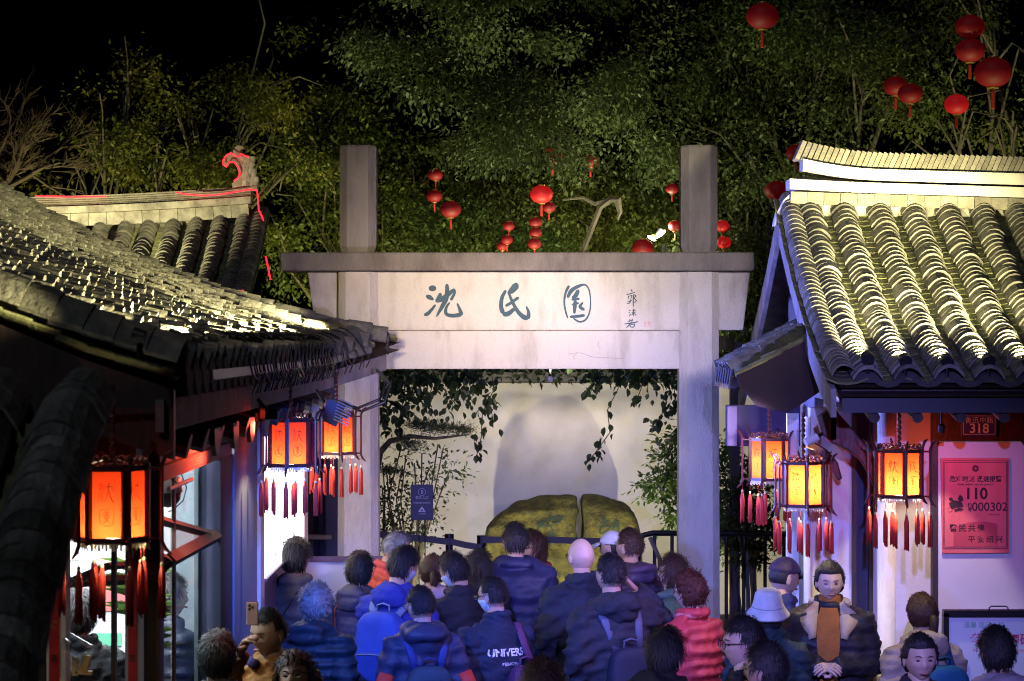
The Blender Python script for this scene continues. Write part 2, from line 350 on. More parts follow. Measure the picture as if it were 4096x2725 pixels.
CH = [
 [[(243, 222, 46), (308, 219, 54)], [(220, 284, 26), (250, 298, 42), (286, 320, 20)], [(302, 360, 18), (270, 402, 26), (238, 436, 32), (203, 452, 30)],
  [(346, 260, 24), (332, 300, 38), (304, 338, 26)], [(399, 182, 28), (402, 255, 40), (388, 320, 42), (352, 390, 32), (308, 466, 12)],
  [(306, 338, 22), (368, 308, 46), (425, 262, 34), (462, 228, 24)], [(458, 222, 24), (464, 262, 24), (432, 326, 26)],
  [(424, 340, 14), (392, 392, 24), (396, 442, 30), (452, 456, 34), (530, 446, 36)], [(528, 452, 38), (510, 402, 28), (488, 348, 14)]],
 [[(1000, 172, 30), (988, 205, 62), (955, 242, 52), (922, 264, 22)], [(908, 236, 24), (874, 300, 32), (866, 376, 36), (884, 440, 42)],
  [(878, 442, 44), (925, 440, 42), (972, 404, 32), (1000, 378, 10)], [(928, 250, 20), (960, 330, 26), (1012, 422, 34), (1062, 468, 42), (1100, 482, 40)],
  [(1100, 484, 40), (1102, 425, 28), (1082, 374, 12)], [(903, 374, 24), (950, 346, 26), (1020, 296, 26)]],
 [[(1452, 196, 26), (1422, 258, 20), (1410, 340, 16), (1424, 430, 16), (1442, 480, 12)],
  [(1438, 302, 24), (1470, 242, 36), (1530, 204, 28), (1588, 190, 16), (1624, 238, 12), (1636, 340, 11), (1626, 430, 13), (1592, 492, 16), (1540, 508, 16), (1486, 478, 14)],
  [(1532, 232, 34), (1508, 282, 38), (1474, 304, 18)], [(1472, 318, 18), (1542, 310, 26)], [(1506, 322, 28), (1500, 380, 34), (1496, 440, 20)],
  [(1474, 362, 16), (1536, 346, 18)], [(1572, 340, 14), (1546, 378, 28), (1584, 408, 28)], [(1458, 466, 22), (1520, 462, 26), (1588, 452, 26)]],
 [[(1983, 230, 8), (1996, 250, 11)], [(1943, 277, 6), (1985, 265, 9), (2022, 254, 6)], [(1965, 283, 6), (1958, 312, 8)], [(1965, 289, 6), (1992, 284, 8), (1980, 312, 6)],
  [(1986, 312, 7), (1972, 345, 9), (1950, 352, 6)], [(1956, 336, 6), (1992, 324, 8)], [(2005, 272, 8), (2003, 320, 10), (2004, 382, 8)], [(2006, 274, 7), (2026, 286, 9), (2011, 305, 7), (2029, 326, 9), (2010, 347, 6)]],
 [[(1967, 406, 7), (1980, 415, 10)], [(1964, 429, 7), (1977, 434, 9)], [(1966, 460, 6), (1983, 444, 9)], [(1993, 416, 7), (2024, 407, 8)], [(1988, 432, 7), (2027, 424, 7)],
  [(2007, 396, 8), (2006, 430, 8), (2004, 462, 6)], [(2004, 432, 6), (1989, 453, 7)], [(2006, 432, 6), (2029, 453, 8)]],
 [[(1953, 506, 6), (2002, 494, 8)], [(1976, 483, 8), (1972, 512, 7)], [(1996, 481, 7), (1990, 507, 7)], [(1923, 528, 7), (1985, 520, 11), (2047, 507, 9)],
  [(1991, 510, 8), (1966, 540, 10), (1943, 560, 6)], [(1977, 538, 7), (1980, 557, 8)], [(1980, 535, 7), (2014, 529, 8), (2006, 553, 8), (1981, 554, 7)]]]
for c in CH: obj('inscribed_character', strokes(c, cal), 'ink', gate)
sq = [[(2102, 500, 3), (2102, 552, 3)], [(2102, 502, 3), (2128, 502, 3)], [(2112, 510, 3), (2126, 518, 3)], [(2104, 526, 3), (2128, 526, 3)], [(2110, 535, 3), (2112, 548, 3), (2126, 548, 3)],
      [(2134, 500, 3), (2132, 552, 3)], [(2145, 500, 3), (2146, 550, 3)], [(2158, 502, 3), (2156, 552, 3)], [(2136, 515, 3), (2156, 512, 3)], [(2136, 534, 3), (2156, 532, 3)]]
obj('seal_stamp', strokes(sq, cal), 'seal_red', gate)

for pts in ([(2270, 1418), (2320, 1412), (2370, 1428), (2440, 1432), (2500, 1436)], [(2395, 1365), (2393, 1380), (2399, 1392)], [(2310, 1412), (2296, 1424), (2300, 1440)]):
    obj('crack', strokes([[(x, y, 1.3) for x, y in pts]], lambda x, y, k: (gx(x), 16.108, gz(y))), 'stone_top', gate)
# ---------------------------------------------------------------- courtyard wall, split boulder
wall = thing('courtyard_wall', (.4, 21.1, .445), 'cream plastered courtyard wall with dark tiled coping behind the gate', 'wall')
b = MB(); b.box((.4, 21.12, 1.525), (9.0, .24, 2.16)); obj('wall_face', b, 'wall_white', wall)
b = MB(); b.box((.4, 21.12, 2.66), (9.2, .40, .09)); cop = obj('coping', b, 'tile', wall)
tm = [arc_tile(.13, .26, .012, .045, jit=.002) for _ in range(2)]
pieces('tile', tm, [Matrix.Translation((-4.1+.15*i, 20.86, 2.70)) @ Matrix.Rotation(R(14), 4, 'X') for i in range(60)], 'tile', cop)
BD = 19.8
def boulder(name, poly, label, seed):
    pts = np.array([tuple(at(x, y, BD))[::2] for x, y in poly]); c = pts.mean(0); rings = []
    k = len(pts)
    for t in np.linspace(0, 1, 12):
        y = 19.52+.62*t; s = (max(0, 1-abs(2*t-1)**3.2))**.42*.14+.86 if 0 < t < 1 else .80
        p = c+(pts-c)*np.array([1-(1-s)*.35, s]); p[:, 1] = np.where(pts[:, 1] < .47, .44, p[:, 1])
        rings.append(np.stack([p[:, 0], y-.12+.34*np.clip((p[:, 1]-.5)/1.1, 0, 1)**2, p[:, 1]], 1))
    mb = MB(); mb.loft(rings); me = remesh(mb, .03, 8, .6); v = getv(me); n = getn(me)
    v += n*(wob(v, 7, seed)*.016+wob(v, 22, seed+1)*.008+wob(v, 60, seed+2)*.004)[:, None]; v[:, 2] = np.maximum(v[:, 2], .44); setv(me, v)
    o = rebase(tag(obj(name, me, 'boulder'), label, 'boulder')); o.data.polygons.foreach_set('use_smooth', [True]*len(me.polygons)); return o
bl = boulder('boulder', [(1938, 2520), (1938, 2150), (1960, 2090), (2010, 2050), (2080, 2010), (2170, 1990), (2309, 1986), (2306, 2050), (2302, 2150), (2296, 2520)], 'mossy half of the split boulder with the green cursive cloud character', 1)
br = boulder('boulder', [(2332, 2520), (2330, 2150), (2334, 2060), (2321, 1988), (2420, 1992), (2500, 2020), (2548, 2070), (2566, 2140), (2570, 2520)], 'smaller mossy half of the split boulder under the leafy shrub', 2)
def bv(o): v = getv(o.data)+np.array(o.location); return BVHTree.FromPolygons([tuple(q) for q in v], [tuple(p.vertices) for p in o.data.polygons])
def inscr(o, sts, sc, ox, oy):
    t = bv(o); mb = MB()
    def fx(x, y, k):
        p = at(ox+x/sc, oy+y/sc, BD); h = t.ray_cast(Vector((p.x, 18, p.z)), Vector((0, 1, 0))); return (p.x, (h[0].y if h[0] else 19.5)-.004-.0004*k, p.z)
    strokes([[(x, y, w*1.7) for x, y, w in st] for st in sts], fx, mb); obj('carved_character', mb, 'green_paint', o)
inscr(bl, [[(285, 395, 12), (310, 355, 22), (330, 340, 10)], [(330, 345, 8), (395, 320, 12), (460, 312, 14), (440, 345, 9), (390, 350, 7)], [(365, 350, 8), (355, 375, 10), (395, 372, 7)],
           [(385, 385, 7), (395, 410, 9), (375, 425, 8), (410, 440, 7), (385, 455, 8), (415, 462, 7), (395, 480, 7), (372, 520, 4)]], 1.9, 2000, 1900)
inscr(br, [[(790, 300, 5), (770, 330, 6), (800, 330, 5)], [(755, 360, 5), (825, 335, 5), (770, 380, 6), (830, 375, 5)], [(765, 370, 5), (755, 430, 7), (800, 415, 5), (840, 375, 5)],
           [(875, 320, 6), (855, 370, 7), (850, 415, 5)], [(855, 400, 5), (890, 345, 6), (893, 420, 6), (890, 500, 5)]], 1.9, 2000, 1900)
for x in (-.35, 1.41):
    f = thing('ground_floodlight', (x, 18.35, .445), 'small black floodlight on the courtyard floor facing the boulder', 'floodlight', 'courtyard floodlights')
    b = MB(); b.box((0, 0, .012), (.14, .10, .024)); obj('base', b, 'black_metal', f, False)
    b = MB(); b.tube([(0, -.05, .06), (0, .03, .10)], .045, 12); obj('housing', b, 'black_metal', f, False)
    spot('courtyard_lamp', (x, 18.44, .58), (.45+.25*(x-.5), 21, 1.75), 135, (1, .90, .62), 125, .5, .02)

# ---------------------------------------------------------------- queue posts, railing, entrance sign
for k, (px, py) in enumerate(((1797, 2136), (1926, 2142))):
    p = at(px, py, 18.2); q = thing('queue_post', (p.x, p.y, .445), 'black belt queue post %s' % ('beside the entrance sign' if k == 0 else 'at the edge of the mossy boulder'), 'queue post', 'belt queue posts')
    b = MB(); b.lathe([(.17, 0), (.17, .012), (.05, .03), (.03, .035)], 20); obj('base', b, 'black_metal', q, False)
    b = MB(); b.lathe([(.030, .03), (.030, p.z-.53), (.038, p.z-.528), (.038, p.z-.445)], 14); obj('post', b, 'black_metal', q, False)
def belt(pts, label):
    mb = MB(); v = []
    for x, y in pts:
        p = at(x, y, 18.16); v += [(p.x, p.y, p.z+.026), (p.x, p.y, p.z-.026), (p.x, p.y+.003, p.z+.026), (p.x, p.y+.003, p.z-.026)]
    n = len(pts); f = []
    for i in range(n-1):
        a = 4*i; f += [(a, a+1, a+5, a+4), (a+3, a+2, a+6, a+7), (a+2, a, a+4, a+6), (a+1, a+3, a+7, a+5)]
    mb.add(v, f); single('queue_belt', mb, 'belt', label, 'belt', 'retractable queue belts')
belt([(1440, 2128), (1560, 2142), (1680, 2154), (1796, 2168)], 'grey queue belt stretched behind the entrance sign stand')
belt([(1800, 2166), (1860, 2180), (1923, 2190)], 'short sagging grey queue belt between the two posts')
belt([(1930, 2160), (2150, 2158), (2330, 2164), (2560, 2170)], 'grey queue belt stretched across the mossy boulder')
rail = thing('railing', (1.6, 17.2, .445), 'black round-bar metal railing behind the gate pillar', 'railing')
RY = 17.2
def rp(x, y): p = at(x, y, RY); return (p.x, p.y, p.z)
b = MB(); b.tube([rp(2552, 2240), rp(2556, 2170), rp(2572, 2142), rp(2610, 2133), rp(3400, 2139)], .022, 8); obj('top_rail', b, 'black_metal', rail)
for x in (2556, 2618, 2688, 2905, 2975, 3060, 3135, 3210):
    p = at(x, 2140, RY); b = MB(); b.tube([(p.x, RY, .445), (p.x, RY, p.z)], .014, 7); obj('bar', b, 'black_metal', rail)
b = MB(); b.tube([rp(2600, 2150), rp(2640, 2240), rp(2642, 2420)], .02, 6); single('support_stake', b, 'bark_pale', 'pale wooden stake leaning on the black railing', 'stake')
p = at(1688, 2010, 17.8); sg = thing('entrance_sign', (p.x, 17.8, .445), 'black entrance sign with white pictograms on two thin legs', 'sign')
w, h = 90/(F/17.8), 142/(F/17.8)
b = MB(); b.box((p.x, 17.8, p.z), (w, .014, h)); bevel(obj('sign_panel', b, 'sign_black', sg), .004)
for dx in (-.024, .024): b = MB(); b.tube([(p.x+dx, 17.812, .445), (p.x+dx, 17.812, p.z)], .005, 6); obj('leg', b, 'black_metal', sg)
ex, ez = (1, 0, 0), (0, 0, 1); sy = 17.8-.0085
b = MB(); a = np.linspace(0, 2*PI, 33); b.add(np.concatenate([np.stack([p.x+r*np.cos(a), np.full(33, sy), p.z+.082+r*np.sin(a)], 1) for r in (.027, .0295)]), [(i, i+1, 34+i, 33+i) for i in range(32)])
b.box((p.x-.004, sy, p.z+.082), (.004, .001, .026)); b.box((p.x+.003, sy-.0005, p.z+.094), (.012, .001, .004)); b.box((p.x+.003, sy-.0005, p.z+.070), (.012, .001, .004)); b.prism([(.004, .006), (.004, -.006), (.014, 0)], (p.x, sy, p.z+.082), ex, ez, (0, -.001, 0))
obj('entrance_pictogram', b, 'print_grey', sg)
text('景区入口', .026, 'print_grey', 'lettering', sg, (p.x, sy, p.z+.036), ex, ez)
text('文明游园 有序排队', .0165, 'print_grey', 'lettering', sg, (p.x, sy, p.z-.004), ex, ez)
b = MB(); b.prism([(-.030, -.075), (.030, -.075), (0, -.030)], (p.x, sy, p.z), ex, ez, (0, -.001, 0)); b2 = obj('caution_pictogram', b, 'print_grey', sg)
b = MB(); b.prism([(-.012, -.070), (.012, -.070), (0, -.050)], (p.x, sy-.0015, p.z), ex, ez, (0, -.001, 0)); obj('pictogram_figure', b, 'sign_black', sg)
text('小心地滑', .014, 'print_grey', 'lettering', sg, (p.x, sy, p.z-.090), ex, ez)
# trellis behind the lintel with its little round lamp
tr = thing('vine_trellis', (.1, 18.6, .445), 'dark wooden trellis beam behind the lintel carrying the vines', 'trellis')
b = MB(); b.box((.1, 18.6, 2.955), (3.6, .08, .07)); obj('beam', b, 'wood_dark', tr)
for x in (-1.62, 1.84): b = MB(); b.box((x, 18.6, 1.69), (.08, .08, 2.46)); obj('post', b, 'wood_dark', tr)
for i in range(4): b = MB(); b.box((.1, 18.75+.16*i, 3.01), (3.5, .05, .04)); obj('slat', b, 'wood_dark', tr)
for i in range(5): b = MB(); b.box((-1.4+.75*i, 19.0, 2.97), (.05, .8, .04)); obj('cross_slat', b, 'wood_dark', tr)
p = at(2200, 1517, 18.4); lm = thing('camera_dome', (p.x, p.y, p.z), 'small pale round camera hanging under the trellis beam', 'camera')
b = MB(); b.ell((0, 0, 0), (.026, .026, .026)); obj('dome', b, 'white_plastic', lm, False, True); b = MB(); b.tube([(0, 0, .02), (0, .1, .17)], .012, 6); obj('arm', b, 'dark_metal', lm, False)
spot('trellis_lamp', (.35, 18.42, 2.80), (.5, 21, 1.6), 55, (1, .90, .66), 120, .6, .05)
# dark alcove between the shop and the gate pillar
al = thing('store_partition', (-2.1, 16.9, 0), 'dark indigo timber partition beside the gate pillar', 'partition')
b = MB(); b.box((-2.15, 17.0, 1.35), (1.9, .08, 2.7)); obj('back_board', b, 'indigo', al)
for x in (-1.52, -1.26): b = MB(); b.box((x, 16.93, 1.35), (.05, .05, 2.7)); obj('stile', b, 'frame_purple', al)
q0, q1 = at(1268, 1880, 16.85), at(1292, 2420, 16.85)
b = MB(); b.tube([tuple(q0), tuple(q1)], .028, 4); obj('slanting_post', b, 'indigo', al)
q0, q1 = at(1215, 2150, 16.75), at(1320, 2146, 16.75)
b = MB(); b.box(((q0.x+q1.x)/2, 16.80, q0.z), (.22, .10, .03)); obj('ledge', b, 'frame_cream', al)
# white notice board in front of the crowd
q0, q1 = at(1225, 2236, 15.75), at(1560, 2226, 15.75)
nb = thing('notice_board', ((q0.x+q1.x)/2, 15.75, 0), 'white notice board with purple frame standing before the gate pillar', 'board')
b = MB(); b.box(((q0.x+q1.x)/2, 15.76, q0.z-.30), (q1.x-q0.x, .02, .56)); obj('panel', b, 'board_white', nb)
b = MB(); b.box(((q0.x+q1.x)/2, 15.75, q0.z), (q1.x-q0.x+.04, .05, .035)); obj('frame', b, 'frame_purple', nb)
for x in (q0.x+.03, q1.x-.03): b = MB(); b.box((x, 15.765, (q0.z-.3)/2), (.03, .03, q0.z-.3)); obj('leg', b, 'frame_purple', nb)
# the bowl planter glimpsed by the pillar
p = at(1535, 2190, 17.3); b = MB(); b.lathe([(.09, .445), (.17, .75), (.22, 1.12), (.235, 1.30), (.215, 1.31), (.19, 1.22)], 24, (p.x, p.y, 0)); single('bronze_urn', b, 'gold', 'dark bronze urn standing behind the gate pillar', 'urn', smooth=True)
# ================================================================ tiled roofs
def interp(prof, d):                                     # profile [(run, z)], d = slope distance from the first point
    s = 0
    for (r0, z0), (r1, z1) in zip(prof, prof[1:]):
        L = math.hypot(r1-r0, z1-z0)
        if d <= s+L or (r1, z1) == prof[-1]: t = (d-s)/L; return r0+(r1-r0)*t, z0+(z1-z0)*t, (r1-r0)/L, (z1-z0)/L
        s += L
def plen(prof): return sum(math.hypot(b[0]-a[0], b[1]-a[1]) for a, b in zip(prof, prof[1:]))
def roofgrid(parent, ridge, U, Wd, prof, us, pitch, expo, tile_w, tile_h, L=.16, flare=None, edge=True, th=.015, tilt=-3.5, rough=1, mat='tile', panmat='tile_moss', limit=300, panlimit=0, sheet=True, smin=0):
    """ridge: point with z=0; U along ridge; Wd downslope; prof [(run, z)] ridge -> eave; us = roll positions along U"""
    U, Wd = Vector(U), Vector(Wd); T = plen(prof); ridge = Vector(ridge)
    def P(u, d):
        r, z, dr, dz = interp(prof, d); e = flare(u, d/T) if flare else (0, 0)
        return ridge+U*u+Wd*(r+e[0])+Vector((0, 0, z+e[1])), (Wd*dr+Vector((0, 0, dz))).normalized()
    def frame(u, d, lift, roll, tilt):
        p, t = P(u, d); y = -t; n = U.cross(y).normalized(); n = n if n.z > 0 else -n; x = y.cross(n)
        return Matrix.Translation(p+n*lift) @ Matrix((x, y, n)).transposed().to_4x4() @ Matrix.Rotation(tilt, 4, 'X') @ Matrix.Rotation(roll, 4, 'Y')
    cov, pan = [], []
    K = int((T-smin)/expo)
    for u in us:
        w0 = random.uniform(-.008, .008)
        for k in range(K):
            d = T-k*expo*1.0-random.uniform(-.006, .006)
            cov.append(frame(u+w0+random.uniform(-.006, .006), d, .035+random.uniform(-.003, .004)*rough, random.gauss(0, .035*rough), R(tilt)+random.gauss(0, .012*rough)))
    for i, u in enumerate(list(us)+([us[-1]+pitch] if edge else [])):
        for k in range(int((T-smin)/(expo*1.25))): pan.append(frame(u-pitch/2, T-k*expo*1.25-random.uniform(0, .012), .022, random.gauss(0, .04), R(-4)))
    tm = [arc_tile(tile_w*q, L, th, tile_h, jit=.002) for q in (1, 1.03, .97)]
    pm = [arc_tile(pitch*1.02, L*1.3, .011, .030, n=5, flip=True) for _ in range(2)]
    pieces('cover_tile', tm, cov, mat, parent, limit, 'cover_tiles')
    pieces('pan_tile', pm, pan, panmat, parent, panlimit, 'pan_tiles')
    if sheet:
        n = 10; g = MB(); uu = np.linspace(min(us)-pitch*.7, max(us)+(pitch*.7 if edge else .03), 24)
        for dz in (0,):
            rings = [[tuple(P(u, T*i/n)[0]-Vector((0, 0, .03))) for u in uu] for i in range(n+1)]; rings2 = [[(x, y, z-.05) for x, y, z in r] for r in rings]
            g.loft(rings, cap=False, closed=False); g.loft(rings2, cap=False, closed=False)
        obj('roof_deck', g, 'wood_dark', parent)
    return P, frame, T
def eave_lamp(p, aim, label, group, e, ang, col=LED, lamp=True, size=1):
    """round up-light on a stalk: the disc's back faces the street"""
    p, aim = Vector(p), Vector(aim); d = (aim-p).normalized(); t = thing('roof_uplight', p-Vector((0, 0, .08)), label, 'floodlight', group)
    b = MB(); b.tube([tuple(p-d*.034), tuple(p-d*.030), tuple(p+d*.012), tuple(p+d*.014)], [.030*size, .034*size, .034*size, .030*size], 16); obj('housing', b, 'dark_metal', t, smooth=False)
    b = MB(); b.tube([tuple(p-d*.012-Vector((0, 0, .03))), tuple(p-d*.012-Vector((0, 0, .085)))], .011, 8); obj('stalk', b, 'black_metal', t)
    if lamp: spot('uplight_beam', p+d*.03, aim, e, col, ang, 1, .02)
    return t

# ---------------------------------------------------------------- building on the far side of the street: the ticket house (frontal roof)
TH = thing('ticket_house', (2.8, 13.9, 0), 'white walled ticket house with floodlit ribbed tile roof and timber gable', 'building')
prof = [(0, 3.86), (.5, 3.57), (1.0, 3.31), (1.5, 3.08), (2.0, 2.90), (2.42, 2.78)]
b = MB(); b.box((2.85, 14.4, 3.80), (2.16, .16, .14)); rf = obj('roof', b, 'plaster_old', TH)
us = [1.897+.217*i for i in range(9)]
P, FR, T = roofgrid(rf, (0, 14.42, 0), (1, 0, 0), (0, -1, 0), prof, us, .217, .058, .158, .060, panlimit=300, th=.019, tilt=-5.5, rough=1.3)
pieces('verge_tile', [arc_tile(.13, .16, .011, .05)], [FR(1.765+random.uniform(-.004, .004), T-.062*k, .05, R(-16)+random.gauss(0, .03), R(-4)) for k in range(int(T/.062))], 'tile', rf, 60)
for i, u in enumerate(us):                                # half-round eave ends
    p, t = P(u, T); b = MB()
    for r, o_ in ((.072, 0), (.058, -.008)): b.prism([(r*math.cos(a), r*math.sin(a)*.85) for a in np.linspace(0, PI, 13)], (p.x, p.y+.03+o_, p.z-.005), (1, 0, 0), (0, 0, 1), (0, -.02, 0))
    obj('eave_end_tile', b, 'tile_end', rf)
    b = MB(); b.prism([(-.10, .03), (-.05, -.012), (0, -.022), (.05, -.012), (.10, .03), (0, .005)], (p.x+.108, p.y+.015, p.z-.01), (1, 0, 0), (0, 0, 1), (0, -.014, 0)); obj('drip_tile', b, 'tile_end', rf)
b = MB(); b.box((2.9, 12.12, 2.655), (2.26, .12, .085)); obj('gutter', b, 'dark_metal', TH)
b = MB(); b.box((2.9, 12.16, 2.725), (2.26, .12, .05)); obj('fascia', b, 'wood_dark', TH)
for i in range(9):
    b = MB(); x = 1.95+.233*i; b.tube([(x, 12.10, 2.585), (x, 13.4, 2.80)], .030, 10); obj('rafter', b, 'wood_dark', TH)
# back slope, ridge
b = MB(); b.prism([(14.42, 3.84), (14.42, 3.76), (16.9, 2.62), (16.9, 2.70)], (1.72, 0, 0), (0, 1, 0), (0, 0, 1), (2.3, 0, 0)); obj('back_slope', b, 'tile', TH)
RZ = lambda x: .075*max(0, (2.35-x)/.6)**2 if x < 2.35 else 0
def ridge_band(z0, z1, y, th, xs, mat, name, rise=1):
    g = MB(); g.loft([[(x, y-th/2, z0+RZ(x)*rise-(x-1.76)*.03), (x, y-th/2, z1+RZ(x)*rise-(x-1.76)*.03), (x, y+th/2, z1+RZ(x)*rise-(x-1.76)*.03), (x, y+th/2, z0+RZ(x)*rise-(x-1.76)*.03)] for x in xs]); return obj(name, g, mat, rd)
b = MB(); b.box((2.85, 14.42, 3.90), (2.10, .10, .10)); rd = obj('ridge', b, 'plaster_old', TH)
xs = np.linspace(1.79, 3.95, 30)
for i in range(17):
    x = 1.765+.106*i; b = MB(); b.box((x+.052, 14.28+random.uniform(-.004, .004), 3.905-.03*(x-1.76)), (.103, .05, .075), Matrix.Rotation(random.gauss(.03, .012), 4, 'Y')); obj('brick', b, 'ridge_brick', rd)
ridge_band(3.950, 4.015, 14.36, .22, np.linspace(1.76, 3.95, 12), 'plaster', 'lower_plaster_band', .15)
ridge_band(4.016, 4.034, 14.40, .15, np.linspace(1.82, 3.95, 12), 'tile_end', 'groove', .2)
ridge_band(4.032, 4.105, 14.38, .19, np.linspace(1.85, 3.95, 30), 'plaster', 'upper_plaster_band')
g = MB(); g.box((0, 0, 0), (.028, .17, .125)); g = g.mesh('ridge_tile')
pieces('ridge_tile', [g], [Matrix.Translation((x, 14.40, 4.155+RZ(x)*1.1-(x-1.76)*.03)) @ Matrix.Rotation(R(24)+random.gauss(0, .02), 4, 'Y') for x in np.arange(1.84, 3.9, .0345)], 'ridge_grey', rd)
b = MB(); q = [(3095, 905), (3108, 850), (3135, 800), (3160, 775), (3162, 840), (3128, 860), (3105, 905)]
b.prism([tuple(at(x, y, 14.3))[::2] for x, y in q], (0, 14.3, 0), (1, 0, 0), (0, 0, 1), (0, .12, 0)); bevel(obj('gable_finial', b, 'plaster', rd), .008)
# gable: barge boards, dark timber frame
def barge(pts, x, mat, wdt, name):
    g = MB()
    top = pts; bot = [(y, z-wdt) for y, z in pts]
    g.prism(top+bot[::-1], (x, 0, 0), (0, 1, 0), (0, 0, 1), (.03, 0, 0)); return obj(name, g, mat, TH)
front = [(14.42-r, z-.04) for r, z in prof]+[(11.93, 2.68)]
barge(front[:-1]+[(12.0, 2.62)], 1.70, 'wood_grey', .15, 'barge_board')
back = [(14.42, 3.82), (15.2, 3.38), (16.0, 2.98), (16.9, 2.60)]
barge(back, 1.70, 'wood_grey', .15, 'barge_board')
b = MB(); b.prism([(14.42, 3.70), (12.2, 2.72), (16.6, 2.60)], (1.99, 0, 0), (0, 1, 0), (0, 0, 1), (.03, 0, 0)); obj('gable_boarding', b, 'wood_red', TH)
for (y0, z0, y1, z1, w_) in ((13.6, 3.10, 15.3, 3.10, .085), (14.42, 3.70, 14.42, 2.5, .09), (13.1, 2.70, 15.9, 2.70, .09), (13.55, 3.3, 13.55, 2.6, .07), (15.3, 3.3, 15.3, 2.6, .07)):
    b = MB(); b.tube([(1.93, y0, z0), (1.93, y1, z1)], w_/1.4, 4); obj('gable_timber', b, 'wood_grey', TH)
b = MB(); b.prism([(13.44, 0), (16.5, 0), (16.5, 2.6), (13.44, 2.6)], (2.02, 0, 0), (0, 1, 0), (0, 0, 1), (.12, 0, 0)); obj('gable_wall', b, 'plaster', TH)
# front wall in bays (D = 13.4)
ws = F/13.4
def wx(x): return (x-CX)/ws
def wz(y): return HC-(y-CY)/ws
def bay(x0, x1, z0, z1, y, th, mat, name, par=TH, bv=0):
    g = MB(); g.box(((x0+x1)/2, y+th/2, (z0+z1)/2), (x1-x0, th, z1-z0)); o = obj(name, g, mat, par)
    return bevel(o, bv) if bv else o
bay(wx(3238), wx(3402), 0, 2.6, 13.36, .12, 'plaster', 'wall_pier')
g = MB(); g.tube([(wx(3240)-.03, 13.30, 0), (wx(3240)-.03, 13.30, 2.55)], .022, 10); obj('downpipe', g, 'white_plastic', TH)
bay(wx(3402), wx(3420), .1, 2.6, 13.34, .10, 'wood_dark', 'door_jamb'); bay(wx(3470), wx(3486), .1, 2.6, 13.34, .10, 'wood_dark', 'door_jamb')
bay(wx(3420), wx(3470), .1, 2.6, 13.40, .02, 'indigo', 'door_leaf')
g = MB(); g.lathe([(.058, 0), (.062, .1), (.054, .12), (.054, 2.6)], 24, (wx(3524), 13.20, 0)); obj('column', g, 'plaster', TH, smooth=True)
bay(wx(3550), wx(3722), 0, 2.6, 13.40, .10, 'plaster', 'wall_bay')
bay(wx(3486), wx(3552), 0, 2.6, 13.42, .08, 'plaster', 'wall_return')
bay(wx(3722), wx(3748), 0, 2.62, 13.32, .10, 'wood_dark', 'post')
bay(wx(3748), wx(4400), wz(1765), 2.6, 13.38, .06, 'wood_red', 'lintel_board')
for k in range(3): bay(wx(3750), wx(4390), wz(1765)+.02+.06*k, wz(1765)+.03+.06*k, 13.372, .012, 'wood_dark', 'groove_strip')
b = MB(); r_ = .03; X0, X1, Z1 = wx(3742), wx(4082), wz(1766)
pl = [(X0, .06), (X1, .06)]+[(X1-r_+r_*math.cos(a), Z1-r_+r_*math.sin(a)) for a in np.linspace(0, PI/2, 7)]+[(X0+r_+r_*math.cos(a), Z1-r_+r_*math.sin(a)) for a in np.linspace(PI/2, PI, 7)]
b.prism(pl, (0, 13.31, 0), (1, 0, 0), (0, 0, 1), (0, .05, 0)); obj('door_panel', b, 'door_panel', TH)
bay(wx(4082), wx(4110), 0, 2.55, 13.33, .05, 'wood_dark', 'post'); bay(wx(4110), wx(4400), 0, 2.4, 13.35, .05, 'door_panel', 'door_panel')
b = MB(); b.box((2.9, 13.0, .06), (2.3, .86, .12)); bevel(obj('threshold', b, 'stone_dark', TH), .01)
bay(wx(3190), wx(3238), 0, 2.55, 13.9, .05, 'plaster', 'wall_return')
# carved brackets under the eave corner
def bracket(pts, D, th, name='carved_bracket'):
    b = MB(); b.prism([tuple(at(x, y, D))[::2] for x, y in pts], (0, D, 0), (1, 0, 0), (0, 0, 1), (0, th, 0)); return bevel(obj(name, b, 'wood_red', TH), .008)
cb = bracket([(3268, 1668), (3330, 1625), (3388, 1690), (3440, 1752), (3490, 1810), (3512, 1880), (3500, 1960), (3478, 1900), (3440, 1840), (3390, 1800), (3330, 1775), (3286, 1735)], 12.75, .05)
for (cx_, cy_, r0) in ((3320, 1705, 22), (3375, 1745, 20), (3300, 1665, 16)):
    mb = MB(); strokes([[(cx_+(r0*(1-t/9))*math.cos(t*.9), cy_+(r0*(1-t/9))*math.sin(t*.9), 4) for t in range(9)]], lambda x, y, k: tuple(at(x, y, 12.742)), mb); obj('scroll_carving', mb, 'wood_dark', cb)
bracket([(3215, 1762), (3260, 1770), (3310, 1800), (3352, 1850), (3370, 1915), (3352, 1925), (3320, 1860), (3270, 1810), (3220, 1790)], 13.1, .05)
# little mossy pent roof hanging off the gable
pr_ = [(0, 3.06), (.25, 2.93), (.50, 2.80)]
b = MB(); b.prism([(1.78, 3.05), (1.60, 2.99), (1.30, 2.80), (1.32, 2.74), (1.42, 2.62), (1.60, 2.58), (1.78, 2.70)], (0, 13.04, 0), (1, 0, 0), (0, 0, 1), (0, .03, 0)); pent = obj('pent_roof', b, 'eave_board_shaded', TH)
roofgrid(pent, (1.79, 13.1, 0), (0, 1, 0), (-1, 0, 0), pr_, [.08+.17*i for i in range(6)], .17, .07, .125, .05, mat='tile', limit=60, sheet=True)
b = MB(); b.tube([(1.80, 13.06, 3.09), (1.66, 13.055, 3.05), (1.50, 13.05, 2.94), (1.33, 13.05, 2.83)], [.03, .042, .040, .025], 10); me = remesh(b, .009, 2); v = getv(me); setv(me, v+getn(me)*(wob(v, 40, 3)*.012)[:, None]); obj('mossy_verge', me, 'moss_dark', pent)
